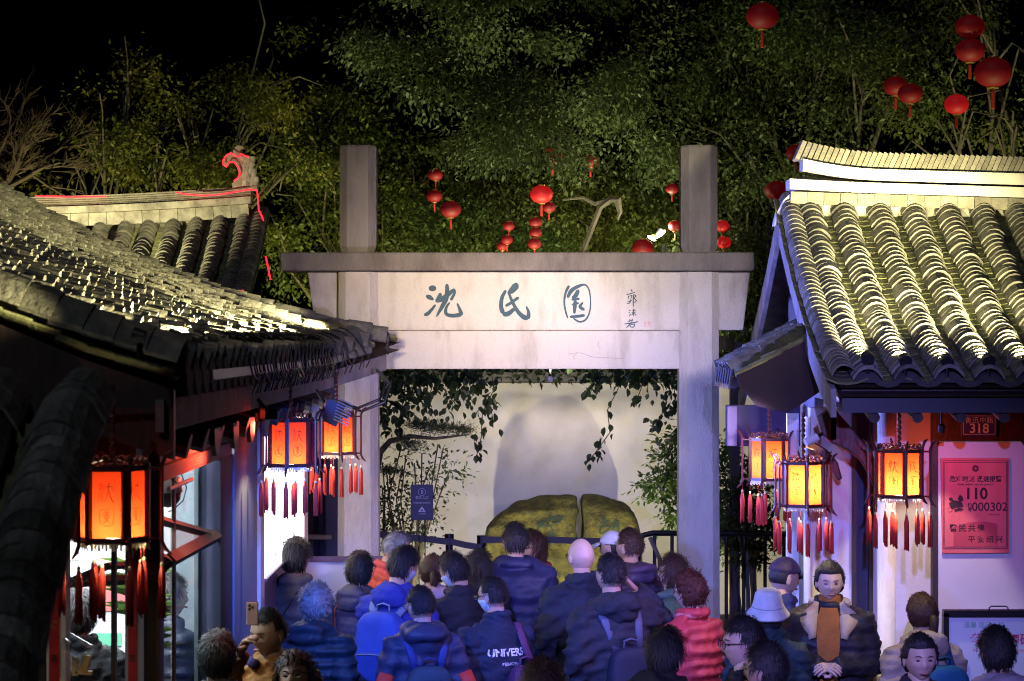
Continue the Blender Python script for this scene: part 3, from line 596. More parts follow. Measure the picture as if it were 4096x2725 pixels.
for i in range(7): b = MB(); b.prism([(-.05, .035), (-.03, -.05), (0, -.085), (.03, -.05), (.05, .035)], (1.285, 13.12+.15*i, 2.80), (0, 1, 0), (.15, 0, 1), (-.012, 0, 0)); obj('drip_tile', b, 'tile_end', pent)
# white tube spotlight and blue sign box fixed to the gable
t = thing('tube_spotlight', at(3245, 1762, 12.7), 'short white tube spotlight under the carved bracket', 'spotlight')
b = MB(); q0, q1 = at(3222, 1772, 12.7), at(3268, 1748, 12.72); b.tube([tuple(q0), tuple(q1)], .024, 14); obj('barrel', b, 'white_plastic', t)
b = MB(); b.tube([tuple(q1), tuple(at(3290, 1735, 12.74))], .010, 8); obj('mount', b, 'black_metal', t)
t = thing('sign_box', (1.65, 14.4, 2.2), 'deep blue box sign on the gable beside the gate pillar', 'sign')
q0, q1 = at(2908, 1622, 14.4), at(3200, 1785, 14.4)
b = MB(); b.box(((q0.x+q1.x)/2, 14.45, (q0.z+q1.z)/2), (q1.x-q0.x, .12, q0.z-q1.z)); obj('casing', b, 'deep_blue', t)
b = MB(); b.box((q0.x+.03, 14.38, (q0.z+q1.z)/2), (.06, .03, q0.z-q1.z-.01)); obj('edge_strip', b, 'frame_purple', t)
for i, u in enumerate((3470, 3620, 3787, 3953, 4112)):
    p = at(u, (1428, 1437, 1440, 1438, 1438)[i], 12.02); aim = at(u-40-(u-3600)*.10, 860, 14.3)
    eave_lamp(p, (p.x, 14.2, 3.74), 'small round black uplight on the ticket house eave, %s' % ('next to the gable', 'second from the gable', 'third from the gable', 'fourth from the gable', 'fifth from the gable')[i], 'roof uplights on the ticket house', 430, 38)
spot('shop_downlight', (2.42, 12.75, 2.52), (2.40, 13.35, 1.2), 26, (1, .92, .82), 62, .35, .02)
# ================================================================ tea shop on the near side: roof slopes down to the street
SH = thing('tea_shop', (-2.6, 12, 0), 'corner tea shop with sweeping floodlit tile roof over a lit shopfront', 'building')
prof = [(0, 4.17), (.9, 3.67), (1.4, 3.41), (2.05, 3.12), (2.40, 2.975), (2.70, 2.875)]
b = MB(); b.box((-3.95, 11.8, 4.20), (.2, 7.6, .2)); lr = obj('roof', b, 'tile', SH)
def flare(u, t): k = max(0, (u-6.3)/1.1); return (.30*k*k*t**3, .10*k*k*t**3)
Y0 = 8.15; us = [.02+.225*i for i in range(34)]
P, FR, T = roofgrid(lr, (-3.9, Y0, 0), (0, 1, 0), (1, 0, 0), prof, us, .225, .085, .15, .082, flare=flare, L=.17, limit=300, th=.024, tilt=-9, rough=2.6)
# verge roll at the near gable end: fat overlapping half-round tiles
vt = [arc_tile(.20, .24, .014, .085, n=9)]
pieces('verge_tile', vt, [FR(-.10, T-.12*k, .06, random.gauss(0, .03), R(-3)) for k in range(22)], 'tile', lr, 40)
# eave: dark tile ends, sagging strings of cable, fascia board, round rafter ends
for u in us:
    p, t = P(u, T); b = MB()
    b.prism([(.066*math.cos(a), .066*math.sin(a)*.95) for a in np.linspace(0, PI, 11)], (p.x+.004, p.y, p.z+.01), (0, 1, 0), (0, 0, 1), (.02, 0, 0)); obj('eave_end_tile', b, 'tile_end', lr)
    b = MB(); b.prism([(-.10, .035), (-.085, -.03), (-.045, -.06), (0, -.07), (.045, -.06), (.085, -.03), (.10, .035), (0, .02)], (p.x+.002, p.y+.11, p.z-.01), (0, 1, 0), (0, 0, 1), (.014, 0, 0)); obj('drip_tile', b, 'tile_end', lr)
g = MB(); uu = np.linspace(-.2, 7.5, 30)
g.loft([[(P(u, T)[0].x-.06, Y0+u, P(u, T)[0].z-.085), (P(u, T)[0].x-.06, Y0+u, P(u, T)[0].z-.20), (P(u, T)[0].x-.03, Y0+u, P(u, T)[0].z-.20), (P(u, T)[0].x-.03, Y0+u, P(u, T)[0].z-.085)] for u in uu]); obj('fascia', g, 'wood_board', SH)
g = MB(); g.loft([[(-1.55, Y0+u, 2.76), (P(u, T)[0].x-.06, Y0+u, P(u, T)[0].z-.11), (P(u, T)[0].x-.06, Y0+u, P(u, T)[0].z-.13), (-1.55, Y0+u, 2.73)] for u in uu]); obj('soffit', g, 'wood_dark', SH)
for i in range(15):
    y = 8.5+.47*i; b = MB(); b.tube([(-1.22, y, 2.60), (-1.9, y, 2.78)], .05, 10); obj('rafter', b, 'wood_dark', SH)
for i in range(4):
    y = 9.3+.62*i; b = MB(); b.prism([(-.10, .04), (-.09, -.03), (-.04, -.075), (.04, -.075), (.09, -.03), (.10, .04)], (-1.235, y, 2.60), (0, 1, 0), (0, 0, 1), (.02, 0, 0)); obj('rafter_end_cap', b, 'wood_dark', SH)
def shp(u, k):                                           # curved sheet that hides the roof lamps from the street
    p = P(u, T)[0]; a = R(8+82*k); return (p.x-.15+.17*math.sin(a), Y0+u, p.z-.03+.19*math.cos(a))
g = MB(); uu2 = np.linspace(.75, 7.25, 34); g.loft([[shp(u, k) for k in np.linspace(0, 1, 9)] for u in uu2], cap=False, closed=False); g.loft([[tuple(np.array(shp(u, k))+np.array((-.006, 0, -.004))) for k in np.linspace(0, 1, 9)] for u in uu2], cap=False, closed=False); obj('lamp_shield', g, 'shield', SH, smooth=True)
cb = MB()
for i in range(46):
    u = 1.9+.115*i+random.gauss(0, .03); pts = [Vector(shp(u+.10*k+.02*math.sin(i+6*k), k))+Vector((.008, 0, .006)) for k in np.linspace(0, 1, 6)]; e = P(u+.12, T)[0]
    pts += [e+Vector((.045, .03, -.05-.03*math.sin(i*1.7))), e+Vector((.02, .05, -.12))]; cb.tube([tuple(q) for q in pts], .0042, 5)
single('light_cable', cb, 'black_metal', 'black lighting cable looped over the shop eave shield', 'cable')
b = MB(); a_ = at(1500, 1420, 15.4); cpts = [Vector((-.93, 15.45, 2.80)), Vector((-.86, 15.4, 2.72)), Vector((-.90, 15.35, 2.60)), Vector((-1.05, 15.3, 2.54)), Vector((-1.22, 15.3, 2.60))]
b.tube([tuple(q) for q in cpts], .010, 6); b.tube([tuple(q+Vector((.03, -.05, -.02))) for q in cpts], .010, 6); single('hanging_cable', b, 'dark_metal', 'thick grey cable loop hanging from the shop eave corner', 'cable')
# gable end facing the camera: barge plank, stained plaster
gp = [(-3.9+r, z) for r, z in prof]
g = MB(); g.prism([(x, z-.05) for x, z in gp]+[(x, z-.30) for x, z in gp[::-1]], (0, Y0-.17, 0), (1, 0, 0), (0, 0, 1), (0, .04, 0)); obj('barge_board', g, 'wood_dark', SH)
g = MB(); g.prism([(-4.2, 2.66), (-1.5, 2.66)]+[(x, z-.10) for x, z in gp[::-1] if x < -1.5], (0, Y0+.42, 0), (1, 0, 0), (0, 0, 1), (0, .1, 0)); obj('gable_wall', g, 'plaster_old', SH)
g = MB(); g.box((-2.55, Y0+.30, 2.60), (2.3, .14, .14)); obj('gable_beam', g, 'wood_dark', SH)
# ---- shopfront along the street (plane x = -1.5) and the front opening (plane y = 8.75)
SX = -1.5
def sd(x): return SX*F/(x-CX)                            # depth at which the shopfront plane shows at pixel column x
def sbox(xa, xb, z0, z1, off, th, mat, name, par=SH):
    ya, yb = sd(xa), sd(xb); g = MB(); g.box((SX+off-th/2, (ya+yb)/2, (z0+z1)/2), (th, yb-ya, z1-z0)); return obj(name, g, mat, par)
sbox(470, 915, 2.47, 2.72, 0, .06, 'fascia_red', 'fascia_panel'); fb = sbox(600, 912, 2.40, 2.465, .02, .05, 'fascia_red', 'name_strip')
text('中国黄酒  CHINESE RICE WINE  越红', .045, 'white_text', 'lettering', fb, (SX+.0225, (sd(620)+sd(905))/2, 2.432), (0, 1, 0), (0, 0, 1))
for x in (700, 775, 840): g = MB(); y = sd(x); g.tube([(SX+.015, y, 2.52), (SX+.015, y, 2.60)], .012, 8); obj('bolt', g, 'dark_metal', SH)
sbox(866, 915, 0, 2.40, .02, .10, 'indigo', 'window_post'); sbox(915, 1008, 0, 2.70, .03, .16, 'purple_wall', 'wall_pier'); sbox(1008, 1024, 0, 2.70, .05, .10, 'frame_cream', 'pier_edge')
sbox(1190, 1204, 0, 2.75, .05, .10, 'frame_cream', 'end_post'); sbox(1020, 1200, 2.53, 2.75, .02, .08, 'fascia_red', 'fascia_panel'); sbox(1020, 1200, 0, 1.585, .01, .10, 'frame_purple', 'dado')
ya, yb = sd(1026), sd(1188)
lb = thing('light_box', (SX+.03, (ya+yb)/2, 1.6), 'glaring white advertising light box on the shopfront beside the gate', 'light box')
g = MB(); g.box((SX+.035, (ya+yb)/2, 2.06), (.02, yb-ya, .92)); obj('screen', g, 'lightbox', lb)
for z in (1.592, 2.525): g = MB(); g.box((SX+.037, (ya+yb)/2, z), (.05, yb-ya+.03, .016)); obj('frame', g, 'frame_purple', lb)
mb = MB()
mb.tube([(SX+.047, ya+1.5, 1.66), (SX+.047, ya+1.55, 2.15)], .012, 5, .2); obj('printed_streak', mb, 'lightbox_mark', lb)
for i in range(9): m2 = MB(); m2.ell((SX+.046, ya+.25+(yb-ya-.5)*random.random(), 1.64+.09*random.random()), (.003, .012+.02*random.random(), .012+.015*random.random()), 8, 5); obj('printed_flower', m2, 'lightbox_mark', lb)
# glass with etched screen, mullions, tilted awning sash
ya, yb = sd(640), sd(868)
g = MB(); g.box((SX-.05, (ya+yb)/2+.30, 1.65), (.008, (yb-ya)*.62, 1.48)); obj('window_glass', g, 'glass', SH)
for x in (655, 716): sbox(x, x+6, .9, 2.40, -.02, .012, 'wood_dark', 'mullion')
g = MB(); ysc, yse = 11.40, 12.15; g.box((SX-.10, (ysc+yse)/2, 1.62), (.02, yse-ysc, 1.55)); scr = obj('etched_screen', g, 'shop_screen', SH)
mb = MB()
for i in range(26):
    y0 = ysc+.1+(yse-ysc-.2)*random.random(); z0 = 1.0+1.2*random.random(); pts = [(SX-.088, y0+.05*math.sin(j+i), z0+.05*j) for j in range(4)]; mb.tube(pts, .006, 4)
obj('etched_motif', mb, 'board_white', scr)
sbox(640, 868, 0, .90, 0, .10, 'frame_purple', 'dado')
aw = thing('awning_window', (SX, 9.6, 2.1), 'dark framed glass sash propped open on the shopfront', 'window')
A = at(556, 2058, 9.4); Bq = at(862, 2144, 11.4); Cq = at(672, 2245, 9.6); Dq = at(545, 2180, 8.9)
mb = MB()
for a, c, r_ in ((A, Bq, .022), (Bq, Cq, .036), (Cq, Dq, .024), (Dq, A, .02)): mb.tube([tuple(a), tuple(c)], r_, 4)
obj('frame', mb, 'wood_dark', aw); g = MB(); g.add([tuple(A), tuple(Bq), tuple(Cq), tuple(Dq)], [(0, 1, 2, 3)]); obj('pane', g, 'pane_reflection', aw)
aw2 = thing('awning_window', (SX, 9.3, 1.9), 'second glass sash propped below the first, pale underside', 'window')
q = [at(672, 2250, 9.55), at(855, 2160, 11.3), at(640, 2312, 9.5), at(275, 2330, 8.95)]
mb = MB(); mb.tube([tuple(q[0]), tuple(q[2])], .018, 4); mb.tube([tuple(q[2]), tuple(q[3])], .022, 4); mb.tube([tuple(q[0]), tuple(at(430, 2265, 9.0))], .016, 4); mb.tube([tuple(at(430, 2265, 9.0)), tuple(q[3])], .016, 4); mb.tube([tuple(q[1]), tuple(q[0])], .014, 4)
obj('frame', mb, 'wood_dark', aw2); g = MB(); g.add([tuple(q[0]), tuple(q[2]), tuple(q[3]), tuple(at(430, 2265, 9.0))], [(0, 1, 2, 3)]); obj('pane', g, 'pane_reflection', aw2)
# front opening
def fx_(x, D=8.75): return (x-CX)*D/F
def fbox(xa, xb, z0, z1, y, th, mat, name, par=SH): g = MB(); g.box(((fx_(xa, y)+fx_(xb, y))/2, y+th/2, (z0+z1)/2), (fx_(xb, y)-fx_(xa, y), th, z1-z0)); return obj(name, g, mat, par)
fbox(-700, 186, 0, 2.7, 8.80, .10, 'wood_dark', 'front_boarding'); fbox(186, 262, 0, 2.7, 8.78, .10, 'frame_cream', 'front_post'); fbox(500, 575, 0, 2.7, 8.78, .10, 'purple_wall', 'corner_post'); fbox(575, 640, 0, 2.6, 8.86, .10, 'wood_dark', 'window_post')
fbox(444, 462, 1.0, 2.45, 8.82, .04, 'wood_dark', 'mullion'); fbox(255, 505, 0, 1.16, 8.80, .08, 'wood_red', 'counter_front')
for k, (xa, xb) in enumerate(((196, 236), (512, 546))):
    cp = thing('couplet_strip', (fx_((xa+xb)/2, 8.77), 8.77, .9), 'red couplet strip with black and gold writing %s' % ('on the cream front post' if k == 0 else 'on the shop corner post'), 'couplet', 'red paper couplets')
    g = MB(); g.box((fx_((xa+xb)/2, 8.765), 8.772, 1.62), (fx_(xb, 8.765)-fx_(xa, 8.765), .008, 1.62)); obj('paper', g, 'couplet', cp)
    for j, ch in enumerate('沈园春暖花开酒香远'): text(ch, .030, 'couplet_ink' if j % 3 else 'couplet_gold', 'lettering', cp, (fx_((xa+xb)/2, 8.765), 8.766, 2.28-.13*j), (1, 0, 0), (0, 0, 1), bold=.0006)
# interior
g = MB(); g.box((-2.9, 12.9, 1.35), (2.8, .08, 2.7)); obj('back_wall', g, 'shop_white', SH)
g = MB(); g.box((-4.2, 10.9, 1.35), (.08, 4.2, 2.7)); obj('side_wall', g, 'shop_white', SH)
g = MB(); g.box((-2.85, 10.85, .06), (2.65, 4.1, .12)); obj('shop_floor', g, 'stone_dark', SH); g = MB(); g.box((-2.85, 10.85, 2.68), (2.65, 4.1, .04)); obj('ceiling', g, 'shop_white', SH)
g = MB(); g.box((-2.3, 11.9, 1.62), (.9, .02, 1.5)); g2 = obj('poster_panel', g, 'board_white', SH)
for z, h, c in ((2.14, .08, 'print_red'), (1.92, .20, 'frame_cream'), (1.64, .18, 'plaque'), (1.42, .09, 'print_green')):
    for x in (-2.62, -2.38, -2.14, -1.96): g = MB(); g.box((x+random.uniform(-.02, .02), 11.885, z), (.16, .006, h*random.uniform(.6, 1))); obj('poster_block', g, c, g2)
text('2025 年', .08, 'white_text', 'lettering', g2, (-2.2, 11.879, 2.14), (1, 0, 0), (0, 0, 1))
tl = thing('awning_light', (-1.47, 9.9, 2.36), 'slim white tube lamp under the shop name strip', 'lamp'); g = MB(); g.tube([(-1.465, 9.6, 2.365), (-1.465, 10.3, 2.365)], .010, 8); obj('tube', g, 'white_plastic', tl); g = MB(); g.tube([(-1.465, 9.9, 2.365), (-1.50, 9.9, 2.39)], .005, 5); obj('bracket', g, 'black_metal', tl)
spot('awning_beam', (-1.43, 9.95, 2.33), (-.7, 10.4, 1.5), 8, (1, .82, .62), 140, .8, .05)
for (x, y) in ((-2.35, 10.6), (-1.95, 11.6)):
    l = bpy.data.lights.new('shop_ceiling_lamp', 'AREA'); l.energy = 75; l.size = .6; l.color = (.86, .95, 1); o = bpy.data.objects.new('shop_ceiling_lamp', l); COL.objects.link(o); o.location = (x, y, 2.62)
    lt = thing('ceiling_lamp', (x, y, 2.63), 'flat square ceiling lamp inside the tea shop', 'lamp', 'shop ceiling lamps'); g = MB(); g.box((0, 0, .012), (.62, .62, .02)); obj('frame', g, 'white_plastic', lt, False)
ppt = thing('potted_plant', (-1.80, 11.0, .12), 'green leafy plant behind the shop window', 'plant')
mb = MB()
for i in range(60):
    a = random.random()*6.28; l = .12+.14*random.random(); c = Vector((-1.80, 11.0, 1.45+.45*random.random())); d = Vector((math.cos(a), math.sin(a), .5)); n = Vector((-math.sin(a), math.cos(a), 0))
    pts = [c, c+d*l*.5+n*.03, c+d*l*.5-n*.03, c+d*l*.9-Vector((0, 0, .05))]; mb.add([tuple(q) for q in pts], [(0, 1, 3), (0, 3, 2)])
obj('leaves', mb, 'leaf_shrub', ppt, kind='stuff'); g = MB(); g.tube([(-1.8, 11, .5), (-1.8, 11, 1.8)], .02, 6); obj('stem', g, 'bark', ppt); g = MB(); g.lathe([(.10, .12), (.14, .5), (.15, .52), (.12, .5)], 16, (-1.8, 11, 0)); obj('pot', g, 'ceramic', ppt)
# counter display: bowl, corks, tipped cup
ctr = at(400, 2715, 8.62); g = MB(); g.box((ctr.x-.02, 8.56, 1.13), (.55, .34, .06)); g2 = single('counter_shelf', g, 'wood_red', 'dark red timber counter shelf at the shop front', 'counter')
CZ = 1.16
p = at(375, 2715, 8.56); bw = thing('bean_bowl', (p.x, 8.56, CZ), 'wide pale bowl heaped with speckled blue beans', 'bowl')
g = MB(); g.lathe([(.05, 0), (.10, .03), (.135, .085), (.142, .09), (.136, .095), (.12, .08)], 28); obj('bowl', g, 'ceramic', bw, False, True)
g = MB(); 
for i in range(150): a, r = random.random()*6.28, .115*math.sqrt(random.random()); g.ell((r*math.cos(a), r*math.sin(a), .088+.02*(1-r/.12)), (.012, .008, .008), 6, 4)
obj('beans', g, 'beans', bw, False, kind='stuff')
for k, (px, py, w_, h_, tl) in enumerate(((302, 2665, 26, 75, 0), (340, 2655, 34, 70, 12), (335, 2690, 70, 16, 4))):
    p = at(px, py, 8.66); g = MB(); q = 8.66/F; g.box((p.x, p.y, p.z), (w_*q, .03, h_*q), Matrix.Rotation(R(tl), 4, 'Y')); bevel(single('cork_block', g, 'cork', 'tan cork block %s' % ('standing upright under the tipped cup', 'leaning under the tipped cup', 'lying flat on the bowl rim')[k], 'cork', 'cork blocks'), .003)
g = MB(); p = at(298, 2585, 8.62); q = Matrix.Rotation(R(128), 3, 'Y'); mbv = MB(); mbv.lathe([(.030, -.05), (.032, -.046), (.044, .048), (.047, .05), (.046, .054), (.042, .05)], 22); v = mbv.V() @ np.array(q).T+np.array(p); g.add(v, mbv.f); single('plastic_cup', g, 'cup', 'clear plastic cup tipped over on cork blocks', 'cup', smooth=True)
# white dome security camera on a cable
p = at(672, 1968, 10.3); dc = thing('dome_camera', tuple(p), 'white dome security camera with dark lens hanging before the window', 'camera')
g = MB(); g.lathe([(.03, .075), (.062, .065), (.068, .0), (.066, -.002)], 20); obj('casing', g, 'white_plastic', dc, False, True); g = MB(); g.lathe([(.060, -.002), (.056, -.035), (.035, -.062), (.005, -.072)], 20); obj('lens_dome', g, 'sign_black', dc, False, True)
g = MB(); g.tube([(0, 0, .07), (-.02, 0, .14), (-.03, .0, .24), (-.05, 0, .32)], .004, 6); g.tube([(.0, 0, .085), (.06, .01, .08), (.085, 0, .02), (.07, 0, -.04), (.02, 0, -.085), (.0, 0, -.09)], .003, 5); obj('cable', g, 'black_metal', dc, False)
# eave floodlights washing the tea shop roof from the street side
lab = 'small black roof uplight clipped to the shop eave, %s'
for i in range(-1, 11):
    u = .45+.66*i if i >= 0 else -.36; p, t = P(u, T); p = p+Vector((-.10, 0, .15))
    eave_lamp(p, (-3.0, Y0+u, 3.62), 'small black roof lamp hidden behind the shop eave shield', 'roof lamps on the tea shop', 170 if i >= 0 else 90, 120 if i >= 0 else 66, size=.6)
# blue wash lamp cluster hung under the eave
t = thing('wash_lamp', (-1.10, 13.75, 2.6), 'blue-lit finned wash lamp bracketed under the shop eave', 'floodlight')
g = MB(); g.box((-1.10, 13.8, 2.56), (.11, .10, .14), Matrix.Rotation(R(25), 4, 'Y')); obj('housing', g, 'dark_metal', t)
for k in range(8): g = MB(); g.box((-1.045+.004*k, 13.735, 2.50+.018*k), (.10, .008, .008), Matrix.Rotation(R(25), 4, 'Y')); obj('fin', g, 'purple_wall', t)
g = MB(); g.box((-1.20, 13.72, 2.55), (.07, .06, .10), Matrix.Rotation(R(-20), 4, 'Y')); obj('driver_box', g, 'purple_wall', t); g = MB(); g.tube([(-1.15, 13.78, 2.62), (-1.2, 13.78, 2.70)], .012, 6); obj('bracket', g, 'dark_metal', t)
t = thing('wash_lamp', (-1.1, 10.45, 2.66), 'small blue wash lamp under the eave before the shop window', 'floodlight'); g = MB(); g.box((-1.13, 10.44, 2.66), (.06, .06, .05), Matrix.Rotation(R(30), 4, 'Z')); obj('housing', g, 'black_metal', t); g = MB(); g.tube([(-1.14, 10.44, 2.68), (-1.18, 10.44, 2.73)], .010, 6); obj('bracket', g, 'black_metal', t)
for x, y, z, w in ((-1.20, 10.7, 2.635, 'under the shop eave'), (2.42, 12.68, 2.50, 'under the ticket house rafters')):
    t = thing('red_boost_lamp', (x, y, z), 'tiny red-filtered lamp added to boost lantern glow '+w, 'lamp', 'added red eave lamps'); g = MB(); g.lathe([(.018, -.02), (.020, .0), (.020, .02), (.008, .03)], 10, (0, 0, 0)); obj('shade', g, 'black_metal', t, False); g = MB(); g.tube([(0, 0, .025), (0, 0, .09)], .006, 5); obj('stem', g, 'black_metal', t, False)  # added lamps; they top up red light the lanterns throw too weakly
# ---------------------------------------------------------------- lower porch roof nearest the lane corner (dark, unlit)
PO = thing('porch_roof', (-1.4, 5.6, 0), 'unlit dark tiled porch roof with one fat ribbed roll', 'roof')
b = MB(); b.box((-1.95, 6.32, 2.78), (1.4, .1, .12)); por = obj('ridge_board', b, 'wood_dark', PO)
prp = [(0, 2.80), (.28, 2.71), (.60, 2.52), (1.0, 2.20), (1.35, 1.88)]
roofgrid(por, (0, 6.28, 0), (1, 0, 0), (0, -1, 0), prp, [-1.68, -1.44, -1.20], .24, .062, .19, .095, L=.15, mat='tile', limit=80, edge=False)
for x in (-1.75, -1.42): g = MB(); g.box((x, 5.1, .98), (.09, .09, 1.96)); obj('post', g, 'wood_dark', PO)
# ---------------------------------------------------------------- hall roof beyond, with its fish-tail ridge ornament
HL = thing('garden_hall', (-5, 21, 0), 'garden hall roof with curved ridge and fish-tail finial outlined in red lights', 'building')
HZ = lambda x: .11*max(0, (x+5.2)/2.8)**2
prh = [(0, 4.05), (.5, 3.78), (1.0, 3.54), (1.6, 3.30), (2.3, 3.02)]
b = MB(); b.box((-4.9, 21.05, 4.02), (5.0, .2, .14)); hr = obj('roof', b, 'tile', HL)
P, FR, T = roofgrid(hr, (0, 21.0, 0), (1, 0, 0), (0, -1, 0), prh, [-6.9+.221*i for i in range(21)], .221, .066, .16, .065, th=.019, tilt=-6, rough=1.3, flare=lambda u, t: (0, HZ(u)*(1-t)), limit=300)
pieces('verge_tile', [arc_tile(.16, .17, .012, .06)], [FR(-2.34, T-.066*k, .03, R(20), R(-4)) for k in range(int(T/.066))], 'tile', hr, 60)
b = MB(); b.box((-4.9, 21.0, 1.5), (5.0, 3.4, 3.0)); obj('wall', b, 'plaster_old', HL)
def hband(z0, z1, th, xs, mat, name): g = MB(); g.loft([[(x, 20.94-th/2, z0+HZ(x)), (x, 20.94-th/2, z1+HZ(x)), (x, 20.94+th/2, z1+HZ(x)), (x, 20.94+th/2, z0+HZ(x))] for x in xs]); return obj(name, g, mat, hrd)
b = MB(); b.box((-4.85, 21.0, 4.12), (4.8, .08, .08)); hrd = obj('ridge', b, 'plaster_old', HL)
for i in range(30):
    x = -2.44-.165*i; b = MB(); b.box((x-.081, 20.90+random.uniform(-.004, .004), 4.10+HZ(x-.08)), (.161, .10, .115), Matrix.Rotation(-math.atan(.22/2.8*max(0, (x+5.2)/2.8)), 4, 'Y')); obj('brick', b, 'plaster_old', hrd)
xs = np.linspace(-7.2, -2.42, 40); hband(4.162, 4.225, .26, xs, 'plaster_old', 'plaster_band')
for k in range(5): hband(4.228+.020*k, 4.245+.020*k, .20-.02*k, xs, 'ridge_grey', 'ridge_course')
# fish-tail finial
oz = [(935, 762), (928, 735), (945, 722), (957, 705), (955, 685), (945, 660), (932, 647), (918, 648), (910, 662), (900, 670), (891, 658), (892, 640), (905, 620), (922, 612), (935, 618), (933, 605), (940, 590), (952, 582), (968, 583), (982, 596), (972, 595), (962, 602), (965, 612), (980, 622), (995, 628), (998, 640), (1005, 660), (1020, 685), (1030, 720), (1032, 765)]
b = MB(); b.prism([tuple(at(x, y, 20.9))[::2] for x, y in oz], (0, 20.86, 0), (1, 0, 0), (0, 0, 1), (0, .14, 0)); fo = bevel(obj('fish_tail_finial', b, 'ridge_grey', hrd), .012)
sc_ = arc_tile(.05, .05, .008, .012, n=5)
for i, (x, y) in enumerate([(985+(r*4)-c*14+(7 if r % 2 else 0), 650+r*16) for r in range(7) for c in range(-2, 3)]):
    if 955 < x < 1018+(y-660)*.12: p = at(x, y, 20.9); m = Matrix.Translation((p.x, 20.852, p.z)) @ Matrix.Rotation(R(90), 4, 'X'); o = bpy.data.objects.new('scale', sc_); COL.objects.link(o); o.parent = fo.parent; o.matrix_parent_inverse = pw(fo.parent).inverted(); o.matrix_basis = m
if not sc_.materials: sc_.materials.append(MT['plaster_old'])
led = lambda pts, D, label: single('led_rope', MB().tube([tuple(at(x, y, D)) for x, y in pts], .0075, 6), 'red_led', label, 'light rope', 'red light ropes')
led([(142, 785), (210, 786), (280, 788), (350, 787), (425, 786)], 20.78, 'straight red light rope along the hall ridge')
led([(702, 770), (750, 778), (810, 783), (870, 780), (940, 768), (1000, 758), (1028, 760), (1032, 800), (1035, 840), (1050, 870), (1054, 895), (1042, 930)], 20.78, 'long red light rope trailing off the hall ridge end')
led([(935, 725), (952, 712), (960, 695), (950, 665), (935, 648), (918, 648), (905, 668), (893, 660), (893, 640), (908, 620), (925, 612), (938, 622), (958, 628), (965, 615), (975, 622), (995, 628)], 20.80, 'red light rope outlining the fish-tail finial')
led([(1062, 1025), (1070, 1060), (1082, 1120)], 20.6, 'short slanting red light rope beyond the hall verge'); led([(972, 1160), (965, 1190), (958, 1212)], 19.4, 'short red light rope low on the hall verge')
for i, x in enumerate((-6.0, -4.6, -3.3)):
    p, t = P(x, T); eave_lamp(p+Vector((0, -.06, .17)), (x, 20.6, 3.95), 'round uplight hidden at the garden hall eave', 'roof uplights on the garden hall', 400, 62)
# ================================================================ palace lanterns
SHEN = [[(-.62, .95, .10), (-.55, .70, .10), (-.62, .45, .08)], [(-.95, .85, .08), (-.72, .62, .10)], [(-.98, .42, .08), (-.70, .30, .09), (-.85, -.45, .09), (-.95, -.90, .06)], [(-.55, .45, .09), (-.50, .05, .10), (-.55, -.50, .10), (-.48, -.85, .07)], [(-.30, .80, .07), (-.36, .50, .09), (-.30, .0, .08)],
        [(.25, 1.0, .10), (.22, .40, .11), (.10, -.15, .11), (-.20, -.85, .07)], [(-.15, .62, .08), (.20, .55, .10), (.62, .62, .08)], [(-.10, .58, .08), (-.12, .30, .08)], [(.60, .60, .09), (.75, .25, .09), (.70, .05, .07)], [(.30, .15, .09), (.42, -.30, .11), (.60, -.70, .12), (.98, -.92, .07)]]
YUAN = [[(-.80, .85, .08), (-.86, .0, .08), (-.66, -.80, .08), (0, -.98, .08), (.66, -.80, .08), (.86, .0, .08), (.80, .85, .08), (0, .90, .08), (-.80, .85, .08)], [(-.40, .55, .09), (.40, .55, .09)], [(0, .75, .09), (0, .30, .09)], [(-.52, .28, .09), (.52, .28, .09)],
        [(-.25, .10, .08), (.25, .10, .08), (.25, -.12, .08), (-.25, -.12, .08), (-.25, .10, .08)], [(0, -.12, .09), (-.10, -.45, .09), (-.45, -.72, .08)], [(0, -.25, .08), (.25, -.50, .10), (.48, -.70, .09)]]
